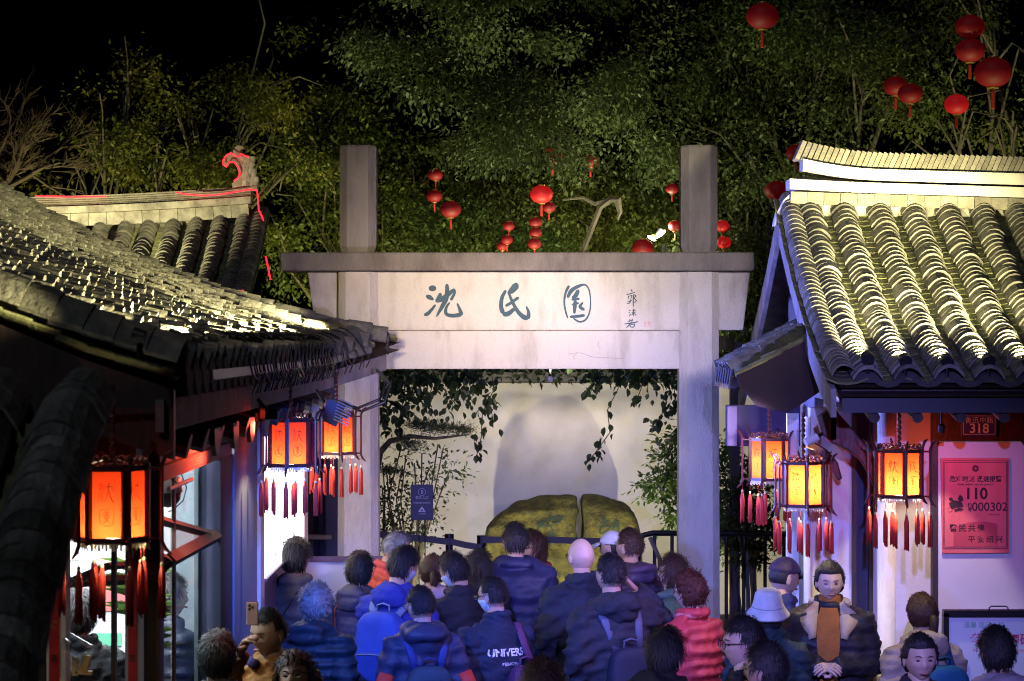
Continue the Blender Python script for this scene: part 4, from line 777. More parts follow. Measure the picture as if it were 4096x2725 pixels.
def make_lantern():
    r = thing('palace_lantern', (0, 0, 0), 'x', 'lantern', 'lit hexagonal palace lanterns'); Rr, H = .122, .1125
    cor = [(Rr*math.cos(a), Rr*math.sin(a)) for a in [PI/6+PI/3*i for i in range(6)]]
    b = MB()
    for x, y in cor: b.box((x, y, 0), (.018, .018, 2*H+.05), Matrix.Rotation(math.atan2(y, x), 4, 'Z'))
    for z in (-H-.010, H+.010):
        for i in range(6): (x0, y0), (x1, y1) = cor[i], cor[(i+1) % 6]; b.box(((x0+x1)/2, (y0+y1)/2, z), (Rr, .012, .018), Matrix.Rotation(math.atan2(y1-y0, x1-x0), 4, 'Z'))
    obj('frame', b, 'lantern_wood', r, False)
    k = math.cos(PI/6)*Rr-.003
    for i in range(6):
        a = PI/3*i+PI/3; n = Vector((math.cos(a), math.sin(a), 0)); t = Vector((-math.sin(a), math.cos(a), 0))
        b = MB(); b.add([tuple(n*k+t*s*(Rr/2-.008)+Vector((0, 0, z))) for s, z in ((-1, -H), (1, -H), (1, H), (-1, H))], [(0, 1, 2, 3)]); pn = obj('panel', b, 'lantern_paper', r, False)
        m = MB(); fx = lambda cz, sc, sz: (lambda x, y, q: tuple(n*(k+.0015+.0002*q)+t*(x*sc)+Vector((0, 0, cz+y*sz))))
        strokes([[(x, y, w*1.0) for x, y, w in s] for s in SHEN], fx(.042, .030, .036), m); strokes(YUAN, fx(-.042, .028, .030), m); obj('calligraphy', m, 'lantern_ink', pn, False)
        b = MB()
        for s in (-.042, -.014, .014, .042):
            c = n*(k+.004)+t*s+Vector((0, 0, H+.034)); aa = np.linspace(0, 2*PI, 9); b.tube([tuple(c+t*.012*math.cos(q)+Vector((0, 0, .013*math.sin(q)))) for q in aa], .0028, 4)
        obj('frieze_scroll', b, 'lantern_wood', r, False)
        b = MB()
        for j in range(9): s = -.05+.0125*j; b.box(tuple(n*(k+.004)+t*s+Vector((0, 0, -H-.034+.004*(j % 2)))), (.009, .003, .022-.008*(j % 2)), Matrix.Rotation(a+PI/2, 4, 'Z'))
        b.box(tuple(n*(k+.004)+Vector((0, 0, -H-.021))), (.108, .003, .006), Matrix.Rotation(a+PI/2, 4, 'Z')); obj('fringe', b, 'fringe', r, False)
    for i, (x, y) in enumerate(cor):
        d = Vector((x, y, 0)).normalized(); q = d*.172; b = MB()
        b.tube([tuple(q+d*.036+Vector((0, 0, H+.068))), tuple(q+d*.014+Vector((0, 0, H+.052))), tuple(q+Vector((0, 0, H+.020))), tuple(q+Vector((0, 0, 0))), tuple(q+Vector((0, 0, -H-.020))), tuple(q+d*.012+Vector((0, 0, -H-.045))), tuple(q+d*.034+Vector((0, 0, -H-.064)))], [.004, .008, .0075, .006, .0075, .008, .003], 6)
        for z in (H+.008, -H-.010): b.tube([(x, y, z), tuple(q+Vector((0, 0, z)))], .0055, 5)
        obj('bracket', b, 'lantern_wood', r, False)
        for dd, dz in ((d*.172, 0), (d*.10, -.012)) if i % 2 else ((d*.172, 0),):
            z0 = -H-.040+dz; dl = random.uniform(-.012, .03); b = MB(); b.tube([tuple(dd+Vector((0, 0, z0+.02))), tuple(dd+Vector((0, 0, z0-.03-dl)))], .0016, 4); z1 = z0-.03-dl
            for s in range(7): aa = 6.283*s/7; o2 = Vector((math.cos(aa), math.sin(aa), 0)); b.tube([tuple(dd+o2*.003+Vector((0, 0, z1-.012))), tuple(dd+o2*.007+Vector((0, 0, z1-.05))), tuple(dd+o2*(.008+.004*random.random())+Vector((0, 0, z1-.175-.03*random.random())))], [.0035, .0068, .004], 5)
            ts = obj('tassel', b, 'tassel', r, False, True); b = MB(); b.ell(tuple(dd+Vector((0, 0, z1-.006))), (.007, .007, .009), 8, 6); obj('bead', b, 'bead', ts, False)
    b = MB(); b.tube([(0, 0, H+.0), (0, 0, H+.02)], .03, 8)
    for i in range(9): b.lathe([(.006, .0), (.012, .010), (.012, .022), (.006, .030)], 8, (0, 0, H+.03+.030*i))
    obj('hanging_rod', b, 'lantern_wood', r, False)
    b = MB()
    for i in range(3): x, y = cor[2*i]; b.tube([(x, y, H+.01), (0, 0, H+.045)], .003, 4)
    obj('stay', b, 'lantern_wood', r, False); return r
def copy_tree(o, parent=None):
    c = o.copy(); COL.objects.link(c); c.parent = parent
    for ch in list(o.children): copy_tree(ch, c)
    return c
proto = make_lantern(); LNZ = (2.82, 2.78, 2.76, 2.80, 2.62, 2.63)
LN = [(448, 2012, 7.75, 30, .98, 'big palace lantern hanging at the shop gable above the counter', 7, -.108), (1163, 1770, 12.35, -3, 1, 'palace lantern with red panels under the eave by the light box', 7, -.106), (1345, 1738, 14.9, 16, 1, 'palace lantern before the gate pillar at the far eave corner', 10, -.09),
      (3078, 1836, 13.9, 38, 1, 'palace lantern beside the gate pillar under the pent roof', 13, -.03), (3213, 1936, 13.0, 1, 1, 'palace lantern hanging low by the white downpipe', 26, 0), (3597, 1893, 12.25, 3, 1, 'palace lantern before the white ticket house bay', 20, -.085)]
allL = [proto]+[copy_tree(proto) for _ in LN[1:]]
for i, (x, y, D, rz, sc, lab, e, bz) in enumerate(LN):
    o = allL[i]; o.location = at(x, y, D); o.rotation_euler = (0, 0, R(rz)); o['label'] = lab
    p = at(x, y, D); m = MB(); m.tube([(p.x, p.y, p.z+.36), (p.x, p.y, max(LNZ[i], p.z+.40))], .005, 5); obj('cord', m, 'lantern_wood', o)
    point('lantern_bulb', at(x, y, D)+Vector((0, 0, bz)), e*.8, (1, .84, .52), .018)
# ---------------------------------------------------------------- round red lanterns in the trees
def round_lantern():
    r = thing('round_lantern', (0, 0, 0), 'x', 'lantern', 'round red lanterns hung in the trees')
    a = np.arange(32)*2*PI/32; rings = []
    for t in np.linspace(.16, PI-.16, 13): k = 1-.075*(np.arange(32) % 2); rings.append(np.stack([np.cos(a)*math.sin(t)*k, np.sin(a)*math.sin(t)*k, np.full(32, math.cos(t)*.80)], 1))
    b = MB(); b.loft(rings); sh = obj('silk_shade', b, 'red_silk', r, False, True)
    for z in (.80, -.80): b = MB(); b.lathe([(.30, z-.05), (.32, z), (.30, z+.05)], 16); obj('gold_cap', b, 'gold', r, False)
    b = MB(); b.tube([(0, 0, .8), (0, 0, 3.4)], .02, 4); obj('cord', b, 'black_metal', r, False)
    b = MB(); b.tube([(0, 0, -.8), (0, 0, -1.0), (0, 0, -1.9)], [.03, .10, .12], 7); obj('tassel', b, 'tassel', r, False); return r
rp_ = round_lantern(); RL = [(3050, 65, 66, 22.5), (2210, 620, 42, 23), (2362, 645, 33, 23.6), (1742, 700, 30, 24), (1738, 785, 32, 24), (1803, 838, 42, 23), (2166, 778, 46, 22.6), (2196, 830, 27, 23), (2142, 890, 27, 23), (2142, 932, 26, 23), (2138, 975, 28, 23), (2035, 905, 24, 23.5), (2028, 960, 24, 23.5),
  (2572, 992, 44, 22.5), (2688, 755, 26, 23), (2700, 905, 28, 23.2), (3186, 612, 42, 22.8), (3106, 762, 48, 22.6), (3880, 108, 60, 22), (3880, 202, 60, 22), (3972, 290, 76, 21.6), (3582, 345, 48, 22.3), (3640, 375, 50, 22), (3826, 418, 50, 21.4), (2888, 905, 30, 22.6), (2895, 970, 30, 22.6), (2010, 985, 24, 24)]
WH = ['high in the crown above the gate', 'among leaves over the name panel', 'deep in the leaves over the name panel', 'small, at the top of the string behind the gate post', 'lower on the string behind the gate post', 'beside the string behind the gate post', 'larger, over the hanging string', 'tucked under the larger one', 'topmost of the hanging string of three', 'middle of the hanging string of three', 'lowest of the hanging string of three', 'upper of the faint pair behind the beam', 'lower of the faint pair behind the beam',
      'squat, resting just above the top beam', 'half hidden beside the post top', 'half hidden beside the bright tree lamp', 'behind the ticket house ridge tip', 'beside the ticket house gable finial', 'upper of the stacked pair', 'lower of the stacked pair', 'biggest, below the stacked pair', 'first of the touching pair', 'second of the touching pair', 'brightest and squat, hanging alone', 'torn, behind the gate post', 'lower torn one behind the gate post', 'tiny, just above the top beam']
for i, (x, y, rr, D) in enumerate(RL):
    D += .75 if x < 3300 else 2.6; o = rp_ if i == 0 else copy_tree(rp_); o.location = at(x, y, D); s = rr*D/F; o.scale = (s, s, s); o['label'] = 'round red silk lantern '+WH[i]
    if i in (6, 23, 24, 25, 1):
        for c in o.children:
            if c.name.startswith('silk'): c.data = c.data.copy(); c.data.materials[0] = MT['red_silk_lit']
# ================================================================ plaques and boards on the ticket house
def wp(x, y, D=13.3): return at(x, y, D)
ex, ez = (1, 0, 0), (0, 0, 1)
q0, q1 = wp(3846, 1655, 13.34), wp(3990, 1747, 13.34); c = (q0+q1)/2; w, h = q1.x-q0.x, q0.z-q1.z
t = thing('house_number_plate', tuple(c), 'blue enamel street number plate reading 318', 'plate'); b = MB(); b.box((c.x, 13.355, c.z), (w, .012, h)); bevel(obj('plate', b, 'blue_plate', t), .003); y = 13.3475
b = MB()
for dx, dz, sx, sz in ((0, h/2-.014, w-.026, .003), (0, -h/2+.014, w-.026, .003), (w/2-.013, 0, .003, h-.028), (-w/2+.013, 0, .003, h-.028)): b.box((c.x+dx, y, c.z+dz), (sx, .001, sz))
obj('border_line', b, 'print_white', t); text('鲁迅中路', .040, 'print_white', 'lettering', t, (c.x, y, c.z+.026), ex, ez, spacing=1.15); text('318', .078, 'print_white', 'lettering', t, (c.x, y, c.z-.022), ex, ez, bold=.0015)
pc = [wp(x, y_, 13.27) for x, y_ in ((3765, 1834), (4038, 1834), (4040, 2214), (3772, 2216))]; c = sum(pc, Vector())/4; w, h = .40, .558; sc = 13.27/F
t = thing('police_notice', tuple(c), 'glossy metal police notice with 110, lantern red painted into its colour', 'notice'); b = MB(); b.prism([(p.x, p.z) for p in pc], (0, 13.285, 0), ex, ez, (0, .02, 0)); bevel(obj('plate', b, 'plaque', t), .003); y = 13.2825
def pp(zx, zy): return at(3600+zx/2.24, 1600+zy/2.24, 13.27)
b = MB()
for x0, y0, x1, y1 in ((390, 545, 970, 549), (392, 1332, 972, 1336), (388, 545, 392, 1335), (968, 545, 972, 1335), (405, 560, 955, 563), (408, 1318, 958, 1321), (403, 560, 406, 1320), (955, 560, 958, 1320)):
    a, d = pp(x0, y0), pp(x1, y1); b.box(((a.x+d.x)/2, y, (a.z+d.z)/2), (abs(d.x-a.x), .0012, abs(a.z-d.z)))
for i in range(46):
    for xx in (397, 963): a = pp(xx, 560+i*16.5); b.box((a.x, y, a.z), (.003, .0012, .0045))
obj('border', b, 'print_dark', t)
a = pp(680, 1190); b = MB(); b.prism([(-.13, -.085), (.13, -.085), (.13, .05), (.06, .065), (-.04, .06), (-.13, .03)], (a.x, y+.001, a.z), ex, ez, (0, -.001, 0)); obj('faded_picture', b, 'plaque_dark', t)
a = pp(680, 615); b = MB(); b.prism([((.019+.003*math.cos(9*k))*math.cos(k), (.019+.003*math.cos(9*k))*math.sin(k)) for k in np.linspace(0, 2*PI, 40)[:-1]], (a.x, y, a.z), ex, ez, (0, -.0012, 0)); em = obj('emblem', b, 'print_dark', t)
b = MB(); b.prism([(.009*math.cos(k), .009*math.sin(k)) for k in np.linspace(0, 2*PI, 20)[:-1]], (a.x, y-.002, a.z), ex, ez, (0, -.0008, 0)); obj('emblem_centre', b, 'plaque_dark', em)
def ln(s, zx, zy, px_, bold=.0, al='CENTER', sp=1): a = pp(zx, zy); text(s, px_*sc, 'print_dark', 'lettering', t, (a.x, y-.0005, a.z), ex, ez, al, bold, spacing=sp)
ln('危难时刻', 560, 713, 25, .0007); ln('迅速报警', 805, 713, 25, .0007); ln('WHEN URGENT CALL 110 QUICKLY', 678, 760, 8.5, .0004, sp=1.05); ln('110', 685, 845, 62, .0025); ln('编', 630, 945, 18, .0006); ln('号', 630, 985, 18, .0006); ln('000302', 808, 962, 48, .0003); ln('绍兴市公安局', 850, 1030, 7)
for i, ch in enumerate('警民共建'): ln(ch, 482+i*82, 1155, 32, .001)
for i, ch in enumerate('平安绍兴'): ln(ch, 645+i*82, 1255, 30, .0006)
b = MB()   # motorcycle pictogram
for (zx, zy, r) in ((452, 985, 20), (545, 975, 22)):
    a = pp(zx, zy); k = np.linspace(0, 2*PI, 19); r *= sc/2.24*1.0; b.tube([(a.x+r*math.cos(q), y, a.z+r*math.sin(q)) for q in k], .0018, 4, .3)
for P_ in ([(440, 930), (480, 900), (520, 905), (560, 920), (570, 960), (510, 965), (470, 985), (450, 950)], [(520, 890), (540, 850), (565, 870), (572, 905), (540, 915)], [(440, 880), (470, 875), (480, 900), (450, 910)], [(488, 985), (540, 965), (575, 985), (495, 1005)]):
    b.prism([(pp(u, v).x, pp(u, v).z) for u, v in P_], (0, y, 0), ex, ez, (0, -.0012, 0))
obj('motorcycle_pictogram', b, 'print_dark', t)
# street notice board with black frame
D = 12.45; q0, q1 = at(3790, 2452, D), at(4330, 2900, D)
t = thing('ticket_board', ((q0.x+q1.x)/2, D, 0), 'white ticket notice board with black frame and carrying handle', 'board'); b = MB(); b.box(((q0.x+q1.x)/2, D+.02, (q0.z+q1.z)/2), (q1.x-q0.x, .03, q0.z-q1.z)); obj('panel', b, 'board_white', t)
b = MB(); b.box(((q0.x+q1.x)/2, D, q0.z), (q1.x-q0.x+.05, .06, .035)); b.box((q0.x-.012, D, (q0.z+q1.z)/2), (.03, .06, q0.z-q1.z)); b.box((q1.x+.012, D, (q0.z+q1.z)/2), (.03, .06, q0.z-q1.z)); obj('frame', b, 'black_metal', t)
for x in (q0.x, q1.x): b = MB(); b.box((x, D+.03, q1.z/2), (.03, .03, q1.z)); obj('leg', b, 'black_metal', t)
b = MB(); a, d = at(3957, 2450, D), at(4032, 2450, D); b.tube([(a.x, D, a.z), (a.x, D, a.z+.025), (a.x+.01, D, a.z+.034), (d.x-.01, D, a.z+.034), (d.x, D, a.z+.025), (d.x, D, a.z)], .004, 6); obj('handle', b, 'black_metal', t)
def bl_(s, x, y_, px_, m, al='LEFT', bold=0): a = at(x, y_, D); text(s, px_*D/F, m, 'lettering', t, (a.x, D+.0035, a.z), ex, ez, al, bold)
bl_('温馨 提示礼貌', 3855, 2502, 26, 'print_green'); bl_('参观请扫码购票', 3880, 2562, 50, 'print_red', bold=.0012); bl_('Please scan the code to buy tickets', 3892, 2602, 15, 'print_red')
# ================================================================ unseen truss added across the lane, above the picture, to carry the floodlights
tr2 = thing('added_light_truss', (0, 3.5, 0), 'added unseen black lighting truss spanning the lane on two posts', 'truss'); b = MB(); b.tube([(-2.4, 3.5, 4.25), (2.4, 3.5, 4.25)], .035, 8); b.tube([(-2.4, 3.5, 4.45), (2.4, 3.5, 4.45)], .025, 8); obj('bar', b, 'black_metal', tr2)
for x in (-2.4, 2.4): b = MB(); b.tube([(x, 3.5, 0), (x, 3.5, 4.5)], .05, 8); obj('post', b, 'black_metal', tr2)
for i, (n, p, tt, e, c_, a_, b_) in enumerate(FLOODS[:3]):
    t = thing('stage_floodlight', p, 'black stage floodlight on the truss casting %s' % ('warm light at the gate', 'lilac light at the gate', 'violet light on the lane', 'blue light on the crowd')[i], 'floodlight', 'stage floodlights over the lane')
    d = (Vector(tt)-Vector(p)).normalized(); q = Vector(p)-d*.10; b = MB(); b.box((0, 0, 0), (.16, .16, .10), d.to_track_quat('Z', 'Y').to_matrix().to_4x4()); b.v = [b.V()+np.array(q)]; obj('housing', b, 'black_metal', t)
    b = MB(); b.tube([(q.x, q.y, q.z+.05), (q.x, 3.5, 4.23)], .02, 6); obj('clamp', b, 'black_metal', t)
# ================================================================ trees and plants
def leafquads(C, Dv, Nv, L, Wd):
    n = len(C); Dv = Dv/(np.linalg.norm(Dv, axis=1)[:, None]+1e-9); Nv = np.cross(Dv, Nv); Nv /= np.linalg.norm(Nv, axis=1)[:, None]+1e-9; up = np.cross(Nv, Dv)
    L = L[:, None]; Wd = Wd[:, None]
    v = np.stack([C, C+Dv*L*.45+Nv*Wd/2+up*L*.05, C+Dv*L-up*L*.08, C+Dv*L*.45-Nv*Wd/2+up*L*.05], 1).reshape(-1, 3)
    return v, np.arange(4*n).reshape(-1, 4)
def tree(name, label, base, trunk, blobs, nclump, per, size, mat, group=None, cs=.28, bark='bark', droop=.5, trunk_r=.16, limbs=99):
    t = thing(name, base, label, 'tree', group); base = Vector(base)
    vols = np.array([b[3]*b[4]*b[5] for b in blobs])**.8; ch = rng.choice(len(blobs), nclump, p=vols/vols.sum())
    B = np.array([b[:6] for b in blobs]); d = rng.normal(size=(nclump, 3)); d /= np.linalg.norm(d, axis=1)[:, None]; r = rng.uniform(.25, 1, nclump)**.45
    C = B[ch, :3]+d*r[:, None]*B[ch, 3:]; keep = wob(C, 1.35, 1)+.55*wob(C, 3.6, 4) > .06; C, ch = C[keep], ch[keep]; nclump = len(C)
    CC = np.repeat(C, per, 0)+rng.normal(size=(nclump*per, 3))*np.array([cs, cs, cs*.62]); n = len(CC)
    out = CC-np.repeat(B[ch, :3], per, 0); out /= np.linalg.norm(out, axis=1)[:, None]+1e-9
    Dv = out*.7+rng.normal(size=(n, 3))*.7+np.array([0, 0, -droop]); Nv = rng.normal(size=(n, 3))*.7+np.array([0, 0, 1])+out*.4
    L = size*rng.uniform(.6, 1.6, n); v, f = leafquads(CC, Dv, Nv, L, L*rng.uniform(.38, .55, n))
    obj('crown', npmesh('crown', v, f), mat, t)
    b = MB(); top = Vector(trunk); mid = (base+top)/2+Vector((random.uniform(-.15, .15), 0, 0)); b.tube([tuple(base), tuple(mid), tuple(top)], [trunk_r*1.25, trunk_r, trunk_r*.7], 10); obj('trunk', b, bark, t, smooth=True)
    if limbs:
        for bb in blobs[:limbs]:
            c = Vector(bb[:3]); b = MB(); m = (top+c)/2+Vector((random.uniform(-.3, .3), random.uniform(-.2, .2), -.15)); b.tube([tuple(top-(top-base)*.12), tuple(m), tuple(c)], [trunk_r*.55, trunk_r*.35, trunk_r*.12], 7)
            for k in range(5):
                e = c+Vector((random.gauss(0, bb[3]*.6), random.gauss(0, bb[4]*.5), random.gauss(0, bb[5]*.6))); b.tube([tuple(m+(c-m)*random.random()), tuple((c+e)/2+Vector((0, 0, .1))), tuple(e)], [trunk_r*.2, trunk_r*.13, .008], 5)
            obj('limb', b, bark, t, smooth=True)
    return t
def bl(x, y, D, rx, ry, rd): p = at(x, y, D); k = D/F; return (p.x, p.y, p.z, rx*k, rd, ry*k)
g_ = 'garden trees behind the wall'
tree('camphor_tree', 'broad camphor tree with drooping crown spreading over the gate', (1.3, 25.5, 0), (1.1, 25.2, 4.0), [bl(1560, 90, 24.5, 300, 200, 1.0), bl(1750, 330, 24, 270, 190, .9), bl(2000, 120, 25, 380, 260, 1.2), bl(2060, 500, 23.6, 280, 190, .9), bl(2350, 250, 25, 380, 300, 1.2), bl(2420, 620, 24.2, 270, 170, .9), bl(1880, 560, 23.8, 180, 120, .6), bl(2200, -200, 25.5, 900, 260, 1.4), bl(2600, 420, 25.5, 220, 300, 1.0)], 1900, 95, .056, 'leaf_b', g_, cs=.15, trunk_r=.09, limbs=0)
tree('leafy_tree', 'yellow-green floodlit tree behind the fish-tail finial', (-4.3, 29.5, 0), (-4.3, 29.4, 3.6), [bl(760, 420, 29, 250, 190, 1.0), bl(620, 640, 28.6, 230, 150, .9), bl(900, 600, 28.6, 220, 170, .9), bl(1100, 330, 29.6, 200, 250, 1.0), bl(830, 730, 28.2, 160, 90, .6), bl(1150, 680, 29, 160, 180, .8)], 620, 75, .062, 'leaf_c', g_, cs=.17, trunk_r=.10)
tree('leafy_tree', 'thin dark green tree above the hall ridge', (-6.0, 30.5, 0), (-6.0, 30.4, 3.8), [bl(420, 560, 30, 180, 210, .9), bl(330, 690, 29.6, 200, 120, .8), bl(520, 380, 30.4, 120, 200, .8)], 280, 75, .062, 'leaf_c', g_, cs=.17, trunk_r=.08)
tree('leafy_tree', 'shadowy tree filling the gap beside the gate post', (-2.3, 31.5, 0), (-2.3, 31.5, 3.5), [bl(1250, 850, 30.5, 200, 220, .9), bl(1160, 1080, 30, 170, 200, .8), bl(1560, 900, 31, 260, 200, 1.0), bl(1700, 700, 31.5, 200, 150, .9), bl(1330, 560, 31.5, 230, 200, 1.0)], 430, 75, .062, 'leaf_a', g_, cs=.18, trunk_r=.09)
tree('leafy_tree', 'low bright tree standing right behind the name panel', (.3, 28, 0), (.3, 28, 3.2), [bl(1850, 960, 27.5, 260, 150, .9), bl(2250, 880, 27.5, 280, 170, .9), bl(2600, 930, 27.5, 240, 160, .9), bl(2050, 760, 28, 200, 120, .8), bl(2450, 780, 27.6, 200, 120, .8)], 480, 75, .060, 'leaf_a', g_, cs=.17, trunk_r=.08)
tree('leafy_tree', 'dark vine-hung tree over the ticket house ridge', (3.8, 28.5, 0), (3.9, 28.4, 4.0), [bl(2950, 250, 27.5, 240, 260, 1.0), bl(3280, 150, 27, 260, 240, 1.0), bl(3000, 650, 27, 230, 200, .9), bl(3450, 350, 26.5, 250, 220, 1.0), bl(3300, 620, 26.4, 260, 150, .8), bl(3650, 120, 26.5, 260, 220, 1.0), bl(2960, 900, 27, 200, 180, .8)], 640, 75, .058, 'leaf_b', g_, cs=.18, trunk_r=.10)
tree('leafy_tree', 'sparse glossy tree behind the stacked red lanterns', (6.2, 27.5, 0), (6.2, 27.4, 4.0), [bl(3750, 480, 25.8, 230, 200, .9), bl(3990, 200, 25.5, 220, 260, .9), bl(4060, 520, 25.5, 200, 200, .9), bl(3880, -60, 26, 300, 150, 1)], 330, 70, .060, 'leaf_a', g_, cs=.18, trunk_r=.09)
tree('leafy_tree', 'low dark tree between the gate and the ticket house gable', (2.9, 24.6, 0), (2.9, 24.6, 2.6), [bl(2990, 1150, 23.8, 150, 200, .7), bl(3080, 900, 24, 160, 180, .7), bl(2960, 1430, 23.4, 120, 120, .5), bl(2880, 1000, 24, 120, 150, .6)], 300, 70, .058, 'leaf_b', g_, cs=.17, trunk_r=.07)
# bare brown tree at the end of the hall
t = thing('bare_tree', (-6.6, 28, 0), 'bare brown winter tree above the end of the hall ridge', 'tree', g_); b = MB(); b.tube([(-6.6, 28, 0), (-6.55, 28, 2.6), (-6.5, 28, 4.2)], [.16, .12, .09], 9); obj('trunk', b, 'bark_pale', t, smooth=True)
b = MB()
def branch(p, d, l, r, k):
    q = p+d*l*.5+Vector((random.gauss(0, .06), random.gauss(0, .06), 0))*l; e = p+d*l; b.tube([tuple(p), tuple(q), tuple(e)], [r, r*.8, r*.6], 4 if k else 6)
    if k < 5:
        for _ in range(3 if k < 3 else 4): branch(p+(e-p)*random.uniform(.45, 1), (d+Vector((random.gauss(0, .5), random.gauss(0, .4), random.gauss(.05, .4)))).normalized(), l*random.uniform(.58, .8), r*.55, k+1)
for _ in range(3): branch(Vector((-6.5, 28, 3.9+random.random()*.3)), Vector((random.gauss(.15, .35), random.gauss(0, .3), 1)).normalized(), .95, .06, 0)
obj('branches', b, 'twig', t, kind='stuff')
# uplights under the trees
TL = [((-4.6, 25.8, .3), (-4.4, 29.5, 5.2), 1965, GREENY, 62), ((-2.6, 27.5, .3), (-2.0, 31, 4.6), 1209, GREENY, 66), ((-.7, 22.6, .3), (-.9, 25, 5.6), 1353, (.95, .98, .55), 70), ((1.2, 22.4, .3), (.8, 25.5, 5.4), 1692, (.92, .98, .5), 78), ((.6, 24.9, .3), (.4, 28, 4.4), 635, GREENY, 90), ((4.4, 23.6, .3), (4.6, 27, 5.6), 937, (1, .95, .42), 74), ((5.8, 23.0, .3), (6.0, 26, 6.0), 786, (1, .95, .45), 70), ((-6.2, 25.5, .3), (-6.4, 28.5, 5.3), 635, (1, .85, .55), 60)]
WT = ['under the yellow-green tree', 'under the shadowy tree', 'under the drooping camphor edge', 'behind the boulder wall', 'under the low bright tree', 'under the vine-hung tree', 'under the sparse glossy tree', 'under the bare tree']
for (p, a, e, c, an), w in zip(TL, WT):
    spot('tree_lamp', p, a, e, c, an, .9, .06); t = thing('tree_uplight', (p[0], p[1]-.05, 0), 'black garden uplight on the ground '+w, 'floodlight', 'garden tree uplights')
    d = (Vector(a)-Vector(p)).normalized(); q = Vector(p)-d*.05; b = MB(); b.tube([tuple(q-d*.12), tuple(q)], .07, 12); obj('housing', b, 'black_metal', t); b = MB(); b.tube([(q.x, q.y, 0), tuple(q-d*.10)], .015, 6); obj('stake', b, 'black_metal', t)
p = at(2640, 938, 24); t = thing('tree_spotlight', tuple(p), 'brilliant lit spotlight clamped among branches above the top beam', 'spotlight')
b = MB(); b.tube([tuple(p+Vector((-.05, .02, -.03))), tuple(p+Vector((.02, .06, .03)))], [.02, .05], 12); obj('housing', b, 'black_metal', t); b = MB(); b.ell(tuple(p), (.075, .02, .022), 12, 7, Matrix.Rotation(R(-35), 4, 'Y')); obj('lens', b, 'lamp_lens', t); b = MB(); b.ell(tuple(p+Vector((-.09, 0, -.04))), (.05, .02, .018), 10, 6, Matrix.Rotation(R(30), 4, 'Y')); obj('lens', b, 'lamp_lens', t)
b = MB(); b.tube([tuple(p+Vector((.05, .1, -.1))), (p.x+.1, p.y+.2, 0)], .03, 6); obj('pole', b, 'black_metal', t); point('spotlight_bulb', p+Vector((0, -.06, .05)), 40, (1, .95, .6), .04)
b = MB(); q = [at(x, y, 24) for x, y in ((2330, 1010), (2400, 830), (2440, 800), (2470, 800), (2480, 850), (2470, 880))]; b.tube([tuple(v) for v in q], [.03, .035, .045, .05, .03, .01], 6); b.tube([tuple(at(x, y, 24)) for x, y in ((2440, 800), (2380, 815), (2330, 790), (2250, 800))], [.03, .025, .018, .01], 5); b.tube([tuple(at(2330, 1010, 24)), (.75, 24, 0)], .05, 6); single('bare_branch', b, 'bark', 'pale crooked branch lit among leaves above the top beam', 'branch')
# ---------------------------------------------------------------- creepers hanging from the trellis (single leaves)
def leafmesh(L, Wd):
    P = [(0, 0, 0), (L*.25, Wd*.42, .1*L), (L*.6, Wd*.5, .08*L), (L, 0, -.12*L), (L*.6, -Wd*.5, .08*L), (L*.25, -Wd*.42, .1*L), (L*.5, 0, 0)]
    me = bpy.data.meshes.new('leaf'); me.from_pydata(P, [], [(0, 6, 1), (1, 6, 2), (2, 6, 3), (3, 6, 4), (4, 6, 5), (5, 6, 0)]); return me
def creeper(label, strands, D, nleaf, extra):
    t = thing('hanging_creeper', (strands[0][0][0]*0+at(strands[0][0][0], 1450, D).x, D, 2.9), label, 'creeper', 'creepers on the trellis'); mats = []
    for s in strands:
        pts = [at(x, y, D+random.uniform(-.15, .15)) for x, y in s]; b = MB(); b.tube([tuple(q) for q in pts], .004, 4); obj('stem', b, 'bark', t)
        for k in range(nleaf):
            u = random.random()**.8*(len(pts)-1); i = min(int(u), len(pts)-2); p = pts[i].lerp(pts[i+1], u-i)+Vector((random.gauss(0, .03), random.gauss(0, .04), random.gauss(0, .02)))
            mats.append(Matrix.Translation(p) @ Matrix.Rotation(random.uniform(0, 6.28), 4, 'Z') @ Matrix.Rotation(R(random.uniform(15, 80)), 4, 'Y') @ Matrix.Rotation(random.gauss(0, .6), 4, 'X') @ Matrix.Scale(random.uniform(.7, 1.25), 4))
    for (x, y, rx, ry, n) in extra:
        for k in range(n): mats.append(Matrix.Translation(at(x+random.gauss(0, rx), y+random.gauss(0, ry), D+random.uniform(-.3, .3))) @ Matrix.Rotation(random.uniform(0, 6.28), 4, 'Z') @ Matrix.Rotation(R(random.uniform(10, 80)), 4, 'Y') @ Matrix.Rotation(random.gauss(0, .6), 4, 'X') @ Matrix.Scale(random.uniform(.7, 1.25), 4))
    pieces('leaf', [leafmesh(.074, .050), leafmesh(.064, .042)], mats, 'leaf_vine', t, 300, 'leaves')
creeper('dark broad-leaved creeper drooping beside the gate pillar over the bamboo', [[(1540, 1450), (1530, 1600), (1545, 1720)], [(1600, 1450), (1620, 1560), (1600, 1680)], [(1700, 1450), (1730, 1540), (1700, 1650)], [(1800, 1450), (1830, 1560), (1780, 1640)], [(1860, 1450), (1900, 1520), (1870, 1600)], [(1960, 1450), (1975, 1560), (1930, 1650), (1925, 1750), (1905, 1830)], [(1900, 1450), (1950, 1580), (1975, 1690)]], 18.5, 34, [(1600, 1520, 70, 30, 110), (1750, 1510, 90, 28, 110), (1640, 1600, 60, 50, 90), (1830, 1560, 60, 40, 50), (1900, 1500, 60, 20, 30), (1560, 1680, 40, 40, 30)])
